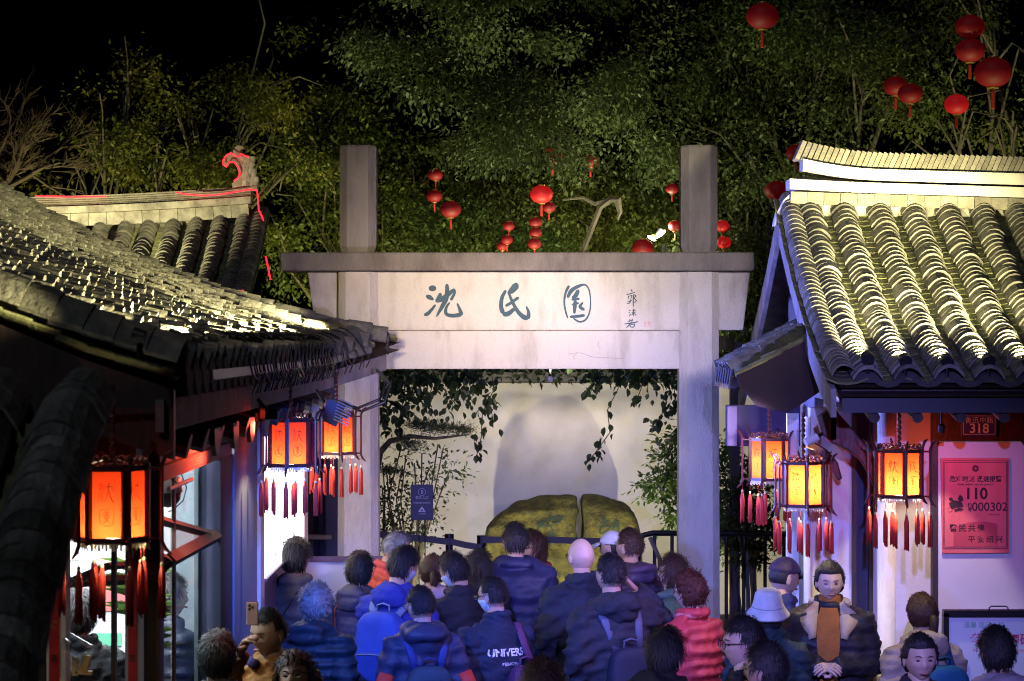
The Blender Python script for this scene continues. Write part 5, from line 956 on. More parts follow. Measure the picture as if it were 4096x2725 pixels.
creeper('dark creeper trailing long strands over the bright wall beside the shrub', [[(2350, 1450), (2390, 1530), (2340, 1570)], [(2450, 1450), (2480, 1540), (2430, 1640), (2440, 1730), (2390, 1800), (2350, 1850)], [(2560, 1450), (2570, 1540), (2540, 1620)], [(2660, 1450), (2680, 1560), (2640, 1680), (2610, 1700)], [(2690, 1450), (2700, 1600), (2690, 1650)]], 18.5, 28, [(2500, 1500, 90, 20, 110), (2660, 1520, 40, 40, 40), (2380, 1500, 40, 18, 24)])
# foliage bank on top of the wall
n = 5200; C = np.stack([rng.uniform(-2.3, 3.9, n), rng.uniform(20.72, 21.7, n), 2.60+rng.gamma(1.8, .10, n)], 1); v, f = leafquads(C, rng.normal(size=(n, 3))+np.array([0, -.4, -.2]), rng.normal(size=(n, 3))+np.array([0, 0, 1]), rng.uniform(.05, .10, n), rng.uniform(.025, .05, n))
tag(obj('wall_top_foliage', npmesh('wall_top_foliage', v, f), 'leaf_vine'), 'dark mass of leaves spilling over the courtyard wall coping', 'foliage', kind='stuff')
def shrub(name, label, base, stems, D, leaf, size, mat, per, group=None, dy=.25):
    t = thing(name, base, label, 'shrub', group); C, Dv = [], []
    for s in stems:
        pts = [Vector(base)+Vector((random.uniform(-.06, .06), random.uniform(-.05, .05), 0))]+[at(x, y, D+random.uniform(-dy, dy)) for x, y in s]; b = MB(); r = [.016, .012]+[.006]*(len(pts)-2); b.tube([tuple(q) for q in pts], r[:len(pts)], 5); obj('stem', b, 'bark_pale' if 'shrub' in name else 'bark', t)
        for i in range(1, len(pts)-1):
            for k in range(per):
                p = pts[i].lerp(pts[i+1], random.random()); d = Vector((random.gauss(0, 1), random.gauss(0, 1), random.gauss(-.1, .6))).normalized(); l = random.uniform(.05, .22)
                for m in range(leaf): C.append(tuple(p+d*l*(m+1)/leaf)); Dv.append(tuple(d+Vector((random.gauss(0, .6), random.gauss(0, .6), random.gauss(0, .5)))))
    C, Dv = np.array(C), np.array(Dv); n = len(C); L = size*rng.uniform(.7, 1.3, n); v, f = leafquads(C, Dv, rng.normal(size=(n, 3))*.6+np.array([0, 0, 1]), L, L*.48); obj('foliage', npmesh('foliage', v, f), mat, t, kind='stuff'); return t
p = at(2960, 2440, 18.9)
shrub('garden_shrub', 'bright green leafy shrub leaning over the boulder from the gate pillar', (at(2960, 2400, 19).x, 19.0, .445), [[(2900, 2200), (2860, 2000), (2760, 1880), (2640, 1900)], [(2900, 2200), (2850, 1950), (2740, 1840), (2620, 1960)], [(2910, 2200), (2860, 1900), (2760, 1740), (2660, 1760)], [(2900, 2200), (2820, 2000), (2700, 1960), (2620, 2010)], [(2920, 2150), (2900, 1900), (2840, 1760), (2720, 1700)], [(2930, 2150), (2960, 1900), (2940, 1800)], [(2930, 2200), (2990, 2000), (3010, 1850)], [(2900, 2200), (2800, 2060), (2720, 2040), (2680, 2100)], [(2890, 2150), (2800, 1980), (2690, 1900), (2560, 1940)], [(2890, 2150), (2810, 1880), (2700, 1800), (2640, 1840)]], 18.9, 5, .055, 'leaf_shrub', 42)
shrub('garden_shrub', 'dark twiggy shrub behind the railing by the ticket house', (at(3010, 2400, 18.6).x, 18.6, .445), [[(2980, 2250), (2940, 2080), (2920, 1900)], [(2990, 2250), (2980, 2050), (3000, 1880)], [(3000, 2250), (3030, 2050), (3050, 1950)], [(2990, 2250), (2950, 2100), (2890, 1980)], [(3010, 2250), (3010, 2100), (2960, 1950)], [(3020, 2250), (3060, 2150), (3090, 2050)]], 18.5, 5, .05, 'leaf_a', 40)
shrub('slender_bamboo', 'slender sparse bamboo rising behind the entrance sign', (at(1620, 2400, 19.2).x, 19.2, .445), [[(1590+random.gauss(0, 10)+12*i, 2200), (1560+22*i+random.gauss(0, 14), 2000), (1560+26*i+random.gauss(0, 16), 1830+random.randint(-60, 60))] for i in range(9)]+[[(1530, 2180), (1540, 1990), (1530, 1850)], [(1700, 2150), (1760, 1980), (1800, 1880), (1860, 1900)], [(1545, 2200), (1535, 2100), (1530, 1950)], [(1580, 2200), (1570, 2080), (1555, 1960)]], 19.0, 2, .045, 'leaf_vine', 24)
# pine branch with needle pads
t = thing('pine_branch', at(1525, 1720, 18.9), 'dark pine bough with flat needle pads beside the pillar', 'branch'); b = MB(); b.tube([tuple(at(x, y, 18.9)) for x, y in ((1490, 2300), (1500, 1900), (1520, 1810), (1560, 1765), (1640, 1745), (1740, 1755), (1820, 1745), (1870, 1740))], [.05, .04, .03, .025, .02, .014, .01, .005], 7); obj('bough', b, 'bark', t)
C, Dv = [], []
for x, y, rx, ry, n in ((1760, 1715, 90, 22, 900), (1850, 1725, 40, 16, 350), (1640, 1780, 55, 25, 500), (1560, 1885, 45, 18, 400), (1680, 1700, 50, 16, 350)):
    for k in range(n): C.append(tuple(at(x+random.gauss(0, rx*.6), y+random.gauss(0, ry*.5), 18.9+random.gauss(0, .12)))); Dv.append((random.gauss(0, 1), random.gauss(0, 1), random.gauss(.5, .6)))
n = len(C); v, f = leafquads(np.array(C), np.array(Dv), rng.normal(size=(n, 3)), rng.uniform(.04, .07, n), np.full(n, .006)); obj('needles', npmesh('needles', v, f), 'needle', t, kind='stuff')
# ================================================================ people
SK = lambda n, c: M(n, c, .5, tuple(q*.86 for q in c), 14, .08, 200)
SK('skin', (.50, .32, .24)); SK('skin_fair', (.60, .41, .33)); SK('skin_tan', (.40, .245, .17))
M('hair_black', (.012, .011, .012), .5, (.024, .022, .024), 60, .4, 160, spec=.35, st=(1, 1, .3)); M('hair_brown', (.035, .018, .013), .5, (.06, .03, .02), 60, .4, 160, spec=.35, st=(1, 1, .3)); M('hair_grey', (.25, .26, .27), .5, (.13, .14, .15), 40); M('hair_auburn', (.045, .014, .010), .65, (.07, .026, .016), 50, spec=.2)
CLOTH = {}
def cloth(c, r=.75, bump=.25, bs=90, spec=.35):
    k = tuple(round(q, 3) for q in c)+(r,)
    if k not in CLOTH: CLOTH[k] = M('cloth', c, r, tuple(q*.72 for q in c), 7, bump, bs, spec=spec)
    return CLOTH[k]
# ---- head: a sphere grid shaped into skull, brow, nose, lips, jaw (y forward)
def headgrid(nu, nv):
    th = np.linspace(.02, PI-.02, nv); ph = np.arange(nu)*2*PI/nu
    T, Pp = np.meshgrid(th, ph, indexing='ij'); d = np.stack([np.sin(T)*np.sin(Pp), np.sin(T)*np.cos(Pp), np.cos(T)], -1).reshape(-1, 3)
    f = [(i*nu+j, (i+1)*nu+j, (i+1)*nu+(j+1) % nu, i*nu+(j+1) % nu) for i in range(nv-1) for j in range(nu)]+[tuple(range(nu))[::-1], tuple((nv-1)*nu+j for j in range(nu))]
    return d, f
def G(x, s): return np.exp(-(x/s)**2)
def skull(d, face=True):
    x, y, z = d[:, 0]*.078, d[:, 1]*.095, d[:, 2]*.113
    lo = np.clip(-z/.115, 0, 1); x = x*(1-.30*lo**1.6); y = np.where(y < 0, y*(1-.42*lo**1.2), y*(.95-.05*lo)); x = x*(1+.04*G(z-.04, .05)); y = np.where(y < 0, y*1.04, y)
    if face:
        fr = np.clip(d[:, 1]*1.6, 0, 1)
        y = y+fr*(.021*G(x, .013)*np.where(z > -.026, G(z+.026, .030), G(z+.026, .011))+.006*G(z-.024, .012)*G(x, .05)-.010*(G(np.abs(x)-.031, .016)*G(z-.004, .013))+.006*G(x, .024)*G(z+.058, .011)-.004*G(x, .03)*G(z+.047, .005)+.010*G(x, .022)*G(z+.098, .016)+.005*G(np.abs(x)-.042, .018)*G(z+.02, .02))
    return np.stack([x, y, z], 1)
HD, HF = headgrid(36, 30)
def hair_mesh(style, seed, thick=.016, strands=True):
    r = np.random.default_rng(seed); d, f = headgrid(44, 34); b = skull(d, False); fr = d[:, 1]; side = np.abs(d[:, 0]); z = b[:, 2]
    line = {'short': np.where(fr > .35, .062, np.where(fr > -.25, .004+.05*np.clip(fr, 0, 1), -.070)), 'crop': np.where(fr > .3, .066, np.where(fr > -.25, .020, -.045)), 'thin': np.where(fr > .0, .095, np.where(fr > -.4, .0, -.06)),
            'bob': np.where(fr > .42, .056, np.where(fr > .12, -.03, -.16)), 'long': np.where(fr > .42, .056, np.where(fr > .12, -.03, -.16)), 'tied': np.where(fr > .45, .060, np.where(fr > .0, -.004+.03*np.clip(fr, 0, 1), -.07)), 'curly': np.where(fr > .40, .055, np.where(fr > .0, .0, -.075))}[style]
    k = 1/(1+np.exp(-(z-line)/.006)); t = {'short': .0125, 'crop': .006, 'thin': .006, 'bob': .014, 'long': .014, 'tied': .014, 'curly': .023}[style]*(thick/.016)
    t = t*(1+.45*np.clip(d[:, 2], 0, 1)*(style in ('short',))); n = wob(d, 9, seed % 5)*.30+wob(d, 26, seed % 7)*(.20 if style != 'curly' else .5)
    L = np.linalg.norm(b, axis=1)[:, None]; v = b/L*(L+(t*(1+n)*k-.012*(1-k))[:, None])
    mb = MB(); mb.add(v, f)
    if style in ('bob', 'long'):
        e = MB(); e.ell((0, -.035, -.045 if style == 'bob' else -.09), (.088, .068, .10 if style == 'bob' else .17), 22, 14); q = e.V(); q += (q-np.array([0, -.03, -.05]))*(wob(q, 60, 2)*.035)[:, None]; mb.add(q, e.f)
    if style == 'tied':
        e = MB(); e.tube([(0, -.085, .0), (0, -.118, -.02), (0, -.112, -.09), (0, -.10, -.16)], [.022, .03, .028, .008], 10); mb.add(e.V(), e.f)
    if not strands: return mb
    keep = np.where(k > .6)[0]; N = {'short': 1500, 'crop': 2600, 'thin': 700, 'bob': 1300, 'long': 1300, 'tied': 900, 'curly': 1500}[style]; i = r.choice(keep, N); o = v[i]+r.normal(size=(N, 3))*.004
    nrm = v[i]/np.linalg.norm(v[i], axis=1)[:, None]; crown = np.array([0, -.35, .95]) if style != 'tied' else np.array([0, .92, .38]); tg = -(crown-nrm*(nrm @ crown)[:, None]); tg /= np.linalg.norm(tg, axis=1)[:, None]+1e-6
    amp = {'short': (.12, .034), 'crop': (.7, .013), 'thin': (.15, .04), 'bob': (.10, .07), 'long': (.10, .08), 'tied': (.0, .016), 'curly': (.8, .026)}[style]
    D = tg+nrm*amp[0]*r.uniform(.3, 1.6, (N, 1))+r.normal(size=(N, 3))*(.16 if style not in ('curly', 'tied') else (.9 if style == 'curly' else .05)); D /= np.linalg.norm(D, axis=1)[:, None]; ln = amp[1]*r.uniform(.5, 1.3, (N, 1)); sd_ = np.cross(D, nrm); sd_ /= np.linalg.norm(sd_, axis=1)[:, None]+1e-6
    w = .0026; a, c = o-sd_*w, o+sd_*w; m = o+D*ln*.6+nrm*ln*.10; e = o+D*ln-np.array([0, 0, 1])*ln*.25-nrm*ln*.1
    V = np.stack([a, c, m+sd_*w*.7, m-sd_*w*.7, e], 1).reshape(-1, 3); mb.add(V, [q for j in range(N) for q in ((5*j, 5*j+1, 5*j+2, 5*j+3), (5*j+3, 5*j+2, 5*j+4))])
    return mb
def hand(mb, Wp, d, nrm, side, curl=.5, sz=1.0):
    """Wp wrist, d along the palm, nrm out of the back of the hand"""
    Wp, d, nrm = [np.array(q, float) for q in (Wp, d, nrm)]; d /= np.linalg.norm(d); nrm = nrm-d*nrm.dot(d); nrm /= np.linalg.norm(nrm); x = np.cross(d, nrm)*side
    a = np.arange(10)*2*PI/10; rings = []
    for t, w, h in ((-.02, .026, .021), (.01, .032, .018), (.05, .040, .016), (.082, .040, .013), (.09, .034, .009)): rings.append(Wp+d*t*sz+sz*(np.cos(a)[:, None]*w*x+np.sin(a)[:, None]*h*nrm))
    mb.loft(rings)
    for i, L in enumerate((.066, .074, .068, .054)):
        b = Wp+sz*(d*(.080-.004*abs(i-1.3))+x*(.029-.0195*i)); p = [b]; ang = 0
        for k, l in enumerate((.44, .32, .26)): ang += curl*(.75, 1.0, .7)[k]; p.append(p[-1]+sz*L*l*(d*math.cos(ang)-nrm*math.sin(ang)))
        mb.tube(p, [.0092*sz, .0088*sz, .008*sz, .0062*sz], 7)
    b = Wp+sz*(d*.022+x*.028); mb.tube([b, b+sz*(d*.024+x*.026-nrm*.008), b+sz*(d*.050+x*.032-nrm*.020), b+sz*(d*.070+x*.022-nrm*.030)], [.0125*sz, .0115*sz, .010*sz, .007*sz], 7)
ARM = {'down': ((.215, -.02, 1.13), (.225, .05, .88)), 'front': ((.225, .02, 1.12), (.10, .25, 1.08)), 'low': ((.225, -.02, 1.12), (.09, .20, .98)), 'pocket': ((.245, -.06, 1.13), (.19, .09, .93)), 'phone': ((.215, .10, 1.14), (.09, .27, 1.22)),
       'clasp': ((.245, .0, 1.10), (.035, .235, 1.12)), 'ear': ((.36, .07, 1.30), (.21, .13, 1.50)), 'raise': ((.20, .30, 1.26), (.16, .36, 1.52))}
def person(px, ytop, h, yaw, label, jacket=(.03, .035, .05), style='short', hair='hair_black', skin='skin', arms=('front', 'front'), head=(0, 0, 0), lean=0, kind='coat', hood=False, bulk=1.0, trousers=(.02, .022, .03), glasses=False, mask=False, collar=None, inner=None, base=0.0, faceful=True, hat=None, seed=None, quilt=0, D=None, dx=0, wrinkle=1, sleeve=None, hands=True):
    s = (ytop-CY)/(HC-h-base); Dp = F/s if D is None else D; X = (px-CX)*Dp/F; sc = h/1.72; seed = seed or int(px); rg = np.random.default_rng(seed)
    root = thing('person', (X, Dp, base), label, 'person', 'people in the crowd', R(yaw), sc)
    ly, lp, lr = head; HMx = Matrix.Translation((0, .015, 1.478)) @ Matrix.Rotation(R(ly), 4, 'Z') @ Matrix.Rotation(-R(lp), 4, 'X') @ Matrix.Rotation(R(lr), 4, 'Y') @ Matrix.Translation((0, .0, .127))
    Hm = np.array(HMx)
    def tohead(v): return np.asarray(v) @ Hm[:3, :3].T+Hm[:3, 3]
    def warp(v):
        v = np.array(v, float)
        if lean:
            k = np.clip((v[:, 2]-.92)/.35, 0, 1); a = R(lean)*k; dz = v[:, 2]-.95; c, sn = np.cos(a), np.sin(a); y = v[:, 1]; v[:, 1], v[:, 2] = np.where(k > 0, y*c+dz*sn, y), np.where(k > 0, .95+dz*c-y*sn, v[:, 2])
        return v
    def part(name, mb, mat, par=root, smooth=True):
        if isinstance(mb, MB): mb.v = [warp(mb.V())]
        else: setv(mb, warp(getv(mb)))
        return obj(name, mb, mat, par, False, smooth)
    # body: head, neck, trunk, arms with hands, legs
    b = MB(); b.add(tohead(skull(HD)), HF)
    for sx in (-1, 1): e = MB(); e.ell((sx*.077, -.012, -.012), (.009, .020, .032), 10, 7, Matrix.Rotation(R(sx*-14), 4, 'Z')); b.add(tohead(e.V()), e.f)
    el = lambda z, rx, ry, y=0: [(rx*math.cos(a), y+ry*math.sin(a), z) for a in np.linspace(0, 2*PI, 17)[:-1]]
    b.loft([el(.86, .14, .10), el(1.05, .125, .09), el(1.25, .15, .10), el(1.38, .14, .085), el(1.425, .07, .062, -.005), el(1.47, .054, .056, 0), el(1.54, .052, .055, .008)])
    J = []
    for sx, pose in zip((-1, 1), arms):
        E, Wr = (ARM[pose] if isinstance(pose, str) else pose); sh = np.array((sx*.165, -.005, 1.365)); E = np.array((sx*E[0], E[1], E[2])); Wr = np.array((sx*Wr[0], Wr[1], Wr[2])); J.append((sh, E, Wr))
        b.tube([sh, E, Wr], [.045, .040, .026], 10); fd = (Wr-E); nr = np.array((sx*.8, -.2, .6)) if fd[2] > -.2 else np.array((sx*1., 0, .2))
        if hands: hand(b, Wr+fd/np.linalg.norm(fd)*.012, fd+np.array((-sx*.02, .02, 0)), nr, sx, .55)
        b.tube([(sx*.085, 0, .90), (sx*.095, .01, .48), (sx*.10, -.01, .07)], [.085, .058, .042], 10)
    part('body', b, skin)
    # jacket
    q = {'coat': 1.0, 'puffer': 1.13, 'hoodie': 1.02, 'shirt': .95}[kind]*bulk*1.07; t = MB(); bot = .70 if kind == 'coat' else .80
    t.loft([el(bot, .175*q, .125*q), el(.95, .170*q, .125*q), el(1.10, .168*q, .125*q), el(1.24, .185*q, .130*q), el(1.34, .185*q, .118*q), el(1.395, .150*q, .100*q, -.01), el(1.425, .105, .088, -.01), el(1.465, .082, .080, -.004), el(1.485, .076, .074, -.004)]); t.tube([(.074*math.sin(a), -.004-.076*math.cos(a), 1.496+.010*math.cos(a)) for a in np.linspace(-1.9, 1.9, 13)], .017, 8)
    for (sh, E, Wr) in J:
        r = .066*q; mid = (sh+E)/2+np.array((0, 0, .0)); t.tube([sh*np.array((.72, 1, 1.0)), sh, mid, E, (E+Wr)/2, Wr], [.075*q, .080*q, r*1.04, r*.95, r*.86, .044*q], 12); t.ell(tuple(E), (r*.97,)*3, 10, 8)
    if hood: t.ell((0, -.10*q, 1.435), (.128, .072, .088), 16, 10, Matrix.Rotation(R(24), 4, 'X')); t.tube([(.105*math.sin(a), -.02-.095*math.cos(a), 1.45-.012*math.cos(a)) for a in np.linspace(-2.3, 2.3, 13)], .036, 8)
    elif kind in ('coat', 'puffer') and inner is None: t.tube([(.086*math.sin(a), .004-.084*math.cos(a), 1.475-.004*math.cos(a)) for a in np.linspace(-2.4, 2.4, 13)], .022 if kind == 'coat' else .032, 8)
    me = remesh(t, .0145, 5, .6); v = getv(me); n = getn(me); fall = .4+.6*np.clip((np.abs(v[:, 0])-.1)/.1, 0, 1)
    w_ = (wob(v*np.array([1, 1, 1.7]), 20, seed % 6)*.014+wob(v, 46, (seed+2) % 6)*.007)*wrinkle
    if kind in ('coat', 'hoodie', 'shirt'): w_ += .012*wrinkle*np.sin(v[:, 2]*52+6*wob(v, 7, seed % 4)+np.abs(v[:, 0])*30)*fall
    if kind == 'puffer': pz = (v[:, 2]+.03*np.abs(v[:, 0])+.004*wob(v, 14, seed % 5))/(quilt or .085); w_ += .019*(np.abs(np.sin(PI*pz))**.55-.6)
    setv(me, v+n*w_[:, None]); jm = cloth(jacket, .55 if kind == 'puffer' else .8)
    me.materials.clear(); jo = part('jacket', me, jm)
    if sleeve:   # contrast panel on the sleeves
        for (sh, E, Wr) in J: sp = MB(); o_ = np.array((0, -.012, 0)); d_ = np.array((np.sign(E[0])*.026, -.042, -.02)); sp.tube([sh*.42+E*.58+d_, E+d_, E*.5+Wr*.5+d_], [.050, .064, .046], 10); part('sleeve_panel', sp, cloth(sleeve, .6))
    bvh = BVHTree.FromPolygons([tuple(p) for p in getv(me)], [tuple(p.vertices) for p in me.polygons])
    def dr(x, z, sgn, off):                                # point on the jacket's front (1) or back (-1)
        ry = np.interp(z, [.80, 1.10, 1.24, 1.34, 1.395, 1.425, 1.47], np.array([.125, .125, .130, .118, .100, .088/q, .080/q])*q); rx = np.interp(z, [.80, 1.10, 1.24, 1.34, 1.395, 1.425, 1.47], np.array([.172, .168, .185, .185, .150, .105/q, .08/q])*q); return (x, sgn*(ry*math.sqrt(max(.05, 1-(x/rx)**2))+off+.012), z)
    if collar is not None and inner is None:
        cm = MB(); cm.tube([(.094*math.sin(a), .006-.092*math.cos(a), 1.465+.012*math.cos(a)) for a in np.linspace(-2.5, 2.5, 15)], .026, 9); part('collar', cm, cloth(collar, .9))
    if inner is not None:
        im = MB(); im.lathe([(.078, 1.425), (.074, 1.46), (.069, 1.50), (.064, 1.525), (.058, 1.52)], 20, (0, .006, 0)); rows = []
        im.loft([[dr(x, z, 1, .006) for x in np.linspace(-wd, wd, 9)] for z, wd in ((1.455, .050), (1.40, .066), (1.32, .072), (1.22, .066), (1.12, .058), (1.02, .052), (.92, .050), (.82, .050))], cap=False, closed=False); io = obj('sweater', im, cloth(inner, .95, .6, 160), root, False, True)
        if collar is not None:
            for sx in (-1, 1):
                cm = MB(); rows = []
                for u in np.linspace(0, 1, 7):
                    z = 1.485-.20*u; xi = sx*(.062+.012*u); xo = sx*(.115+.085*math.sin(PI*min(1, u*1.15))*.8*(1-.35*u)); rows.append([dr(xi, z, 1, .012) if z < 1.45 else (xi, .075, z), dr((xi+xo)/2, min(z, 1.44), 1, .040)[:2]+(z+.01*(1-u),), dr(xo, min(z-.012, 1.40), 1, .022)[:2]+(z-.012,)])
                back = [[(x, y-.016, zz-.006) for x, y, zz in r_] for r_ in rows]; cm.loft([r_+bk[::-1] for r_, bk in zip(rows, back)]); obj('lapel', cm, cloth(collar, .9), root, False, True)
            cm = MB(); cm.tube([(.10*math.sin(a), .0-.095*math.cos(a), 1.475) for a in np.linspace(-1.7, 1.7, 11)], .030, 9); obj('collar', cm, cloth(collar, .9), root, False, True)
    # trousers, shoes
    t = MB()
    for sx in (-1, 1): t.tube([(sx*.08, 0, .92), (sx*.095, .01, .50), (sx*.10, -.005, .07)], [.105, .078, .062], 12)
    t.loft([el(.84, .15, .12), el(.98, .15, .11)]); part('trousers', t, cloth(trousers, .85))
    for sx in (-1, 1): e = MB(); e.ell((sx*.10, .05, .035), (.045, .125, .035), 12, 8); part('shoe', e, 'shoe')
    # hair and face
    if style:
        e = hair_mesh(style, seed, .016 if not hat else .008, not hat); e.v = [tohead(e.V())]; part('hair', e, hair)
    if faceful:
        for sx in (-1, 1):
            e = MB(); e.ell((sx*.031, .0815, .003), (.0115, .006, .0036), 10, 7); e.v = [tohead(e.V())]; part('eye', e, 'eye')
            e = MB(); e.tube([(sx*.014, .094, .022), (sx*.031, .0925, .027), (sx*.048, .080, .022)], [.0018, .0023, .0012], 5); e.v = [tohead(e.V())]; part('eyebrow', e, hair if hair != 'hair_grey' else 'hair_black')
        if not mask: e = MB(); e.ell((0, .0925, -.060), (.021, .006, .0062), 12, 7); e.v = [tohead(e.V())]; part('lips', e, 'lips')
    if mask:
        d, f = headgrid(36, 30); vv = skull(d); k = (d[:, 1] > -.05) & (vv[:, 2] < -.012+.012*(np.abs(vv[:, 0]) < .03)) & (vv[:, 2] > -.108); L = np.linalg.norm(vv, axis=1)[:, None]; vv = vv/L*(L+np.where(k, .006, -.02)[:, None]); e = MB(); e.add(tohead(vv), f); part('face_mask', e, 'mask')
        for sx in (-1, 1): e = MB(); e.tube(tohead([(sx*.068, .03, -.03), (sx*.080, -.005, .012), (sx*.084, -.022, -.012), (sx*.068, .03, -.085)]), .0016, 4); part('mask_loop', e, 'mask')
    if glasses:
        e = MB()
        for sx in (-1, 1):
            e.tube(tohead([(sx*.033+.023*math.cos(a), .104-.10*abs(.023*math.cos(a)*sx+.0), .002+.018*math.sin(a)) for a in np.linspace(0, 2*PI, 15)]), .0021, 5); e.tube(tohead([(sx*.056, .100, .008), (sx*.077, .06, .010), (sx*.083, -.01, .008)]), .0022, 5)
        e.tube(tohead([(-.010, .107, .006), (.010, .107, .006)]), .002, 5); go = part('spectacles', e, 'specs', smooth=False)
        for sx in (-1, 1): e = MB(); e.prism([(.0225*math.cos(a), .0175*math.sin(a)) for a in np.linspace(0, 2*PI, 15)[:-1]], (sx*.033, .103, .002), (1, 0, 0), (0, 0, 1), (0, .001, 0)); e.v = [tohead(e.V())]; part('spectacle_lens', e, 'lens', go, False)
    if hat == 'bucket':
        e = MB(); e.lathe([(.010, .140), (.055, .138), (.078, .118), (.090, .072), (.098, .035), (.132, -.012), (.137, -.022), (.130, -.014), (.096, .030), (.085, .07)], 30, (0, -.005, 0), 1, 1.12); q = e.V(); q[:, 2] += .006*wob(q, 25, 2); e.v = [tohead(q @ np.array(Matrix.Rotation(R(8), 3, 'X')).T)]; part('bucket_hat', e, cloth((.62, .62, .66), .95, .5, 200)); e = MB(); e.lathe([(.1005, .036), (.1005, .040)], 30, (0, -.005, 0), 1, 1.12); e.v = [tohead(e.V() @ np.array(Matrix.Rotation(R(8), 3, 'X')).T)]; part('hat_seam', e, cloth((.3, .3, .34)))
    if hat in ('cap', 'white_cap'):
        cc = (.05, .032, .05) if hat == 'cap' else (.62, .62, .66); d, f = headgrid(32, 24); vv = skull(d, False); k = vv[:, 2] > .03; L = np.linalg.norm(vv, axis=1)[:, None]; vv = vv/L*(L+np.where(k, .016, -.03)[:, None]); e = MB(); e.add(tohead(vv), f); part('cap', e, cloth(cc))
        rings = []
        for a in np.linspace(-1, 1, 9): x = .078*a; rings.append([(x, .075*math.sqrt(1-.55*a*a)+.01, .038), (x*.96, .075*math.sqrt(1-.55*a*a)+.04, .040-.01*abs(a)), (x*.80, .165-.045*a*a, .022-.02*abs(a)), (x*.80, .163-.045*a*a, .016-.02*abs(a)), (x, .075*math.sqrt(1-.55*a*a)+.01, .030)])
        e = MB(); e.loft([tohead(r_) for r_ in rings]); part('cap_brim', e, cloth(cc))
    return dict(root=root, bvh=bvh, warp=warp, tohead=tohead, sc=sc, loc=(X, Dp, base), yaw=yaw, J=J, jacket=jo)
def backpack(P, label, c, c2=None, w=.15, h=.42, dpt=.075, z=1.13, sag=0, x0=0, straps=(-1, 1), detail=None, lean=0):
    t = thing('backpack', P['loc'], label, 'backpack', 'backpacks worn in the crowd', R(P['yaw']), P['sc']); wp_ = P['warp']; y0 = -.135
    def sup(cx, cy_, cz, rx, ry, rz, e=.5, n=24, m=16):
        v = []; f = []
        for i in range(m+1):
            a = -PI/2+PI*i/m
            for j in range(n):
                b = 2*PI*j/n; pw_ = lambda q: math.copysign(abs(q)**e, q); v.append((cx+rx*pw_(math.cos(a))*pw_(math.cos(b)), cy_+ry*pw_(math.cos(a))*pw_(math.sin(b)), cz+rz*pw_(math.sin(a))))
        f = [(i*n+j, i*n+(j+1) % n, (i+1)*n+(j+1) % n, (i+1)*n+j) for i in range(m) for j in range(n)]; v = np.array(v); return v, f
    def put(name, vf, mat, par=t, smooth=True):
        m = MB(); m.add(wp_(vf[0]), vf[1]); return obj(name, m, mat, par, False, smooth)
    v, f = sup(x0, y0-dpt, z-sag, w, dpt, h/2); k = (v[:, 2]-z)/(h/2); v[:, 0] = x0+(v[:, 0]-x0)*(1-.14*np.clip(k, 0, 1)**2); v[:, 1] -= .03*np.clip(-k, -.3, 1)*(v[:, 1] < y0-dpt); v += (wob(v, 18, 2)*.006)[:, None]*np.array([1, 1, .4]); bd = put('pack_body', (v, f), cloth(c, .7, .3, 220))
    v, f = sup(x0, y0-2*dpt-.012, z-sag-h*.20, w*.80, .030, h*.23); put('front_pocket', (v+(wob(v, 22, 4)*.004)[:, None], f), cloth(tuple(q*.85 for q in c), .7, .3, 220))
    m = MB(); m.tube([(x0-w*.78, y0-2*dpt-.040, z-sag-h*.01), (x0, y0-2*dpt-.050, z-sag+.005), (x0+w*.78, y0-2*dpt-.040, z-sag-h*.01)], .004, 5); put('zip', (m.V(), m.f), cloth(c2 or (.02, .02, .02), .4))
    m = MB(); m.tube([(x0-.04, y0-.05, z-sag+h*.47), (x0-.04, y0-.055, z-sag+h*.47+.05), (x0, y0-.06, z-sag+h*.47+.062), (x0+.04, y0-.055, z-sag+h*.47+.05), (x0+.04, y0-.05, z-sag+h*.47)], .011, 6, .5); put('carry_handle', (m.V(), m.f), cloth(c2 or c, .7))
    for sx in straps: m = MB(); m.tube([(x0+sx*.07, y0-.03, z-sag+h*.42), (sx*.105, -.135, 1.36), (sx*.118, -.06, 1.435), (sx*.125, .04, 1.42), (sx*.135, .125, 1.30), (sx*.15, .14, 1.15), (sx*.17, .0, z-sag-h*.3)], .026, 8, .35, up=(0, -1, .3)); put('strap', (m.V(), m.f), cloth(c2 or tuple(q*1.2 for q in c), .7))
    if detail == 'buckle':
        m = MB(); m.box((x0+.06, y0-2*dpt-.03, z-sag+.05), (.03, .01, .018)); put('buckle', (m.V(), m.f), cloth((.5, .5, .55), .4), smooth=False); m = MB(); m.tube([(x0+.05, y0-2*dpt-.02, z+h*.35), (x0+.06, y0-2*dpt-.03, z+.08)], .004, 4); put('drawcord', (m.V(), m.f), cloth((.02, .02, .03)))
    if detail == 'label': m = MB(); m.box((x0+.03, y0-2*dpt-.048, z-sag-h*.13), (.055, .003, .008)); put('brand_tag', (m.V(), m.f), cloth((.7, .3, .1), .6), smooth=False)
    return t
NAVY, BLK, TEAL = (.020, .030, .075), (.014, .015, .020), (.018, .036, .055)
P1 = person(1180, 2162, 1.73, -28, 'young man in a grey jacket with thin shoulder strap and round glasses', (.12, .105, .10), glasses=True, arms=('front', 'front'))
P1b = person(1112, 2268, 1.60, 150, 'half-hidden person in a pale hood and white mask beside the light box', (.45, .42, .44), 'tied', 'hair_auburn', mask=True, hood=True, D=14.9)
P2 = person(1262, 2284, 1.58, -22, 'grey curly-haired elder in a dark teal quilted jacket', TEAL, 'curly', 'hair_grey', kind='puffer', hood=True, bulk=1.08, arms=('pocket', 'pocket'), quilt=.16, D=13.0)
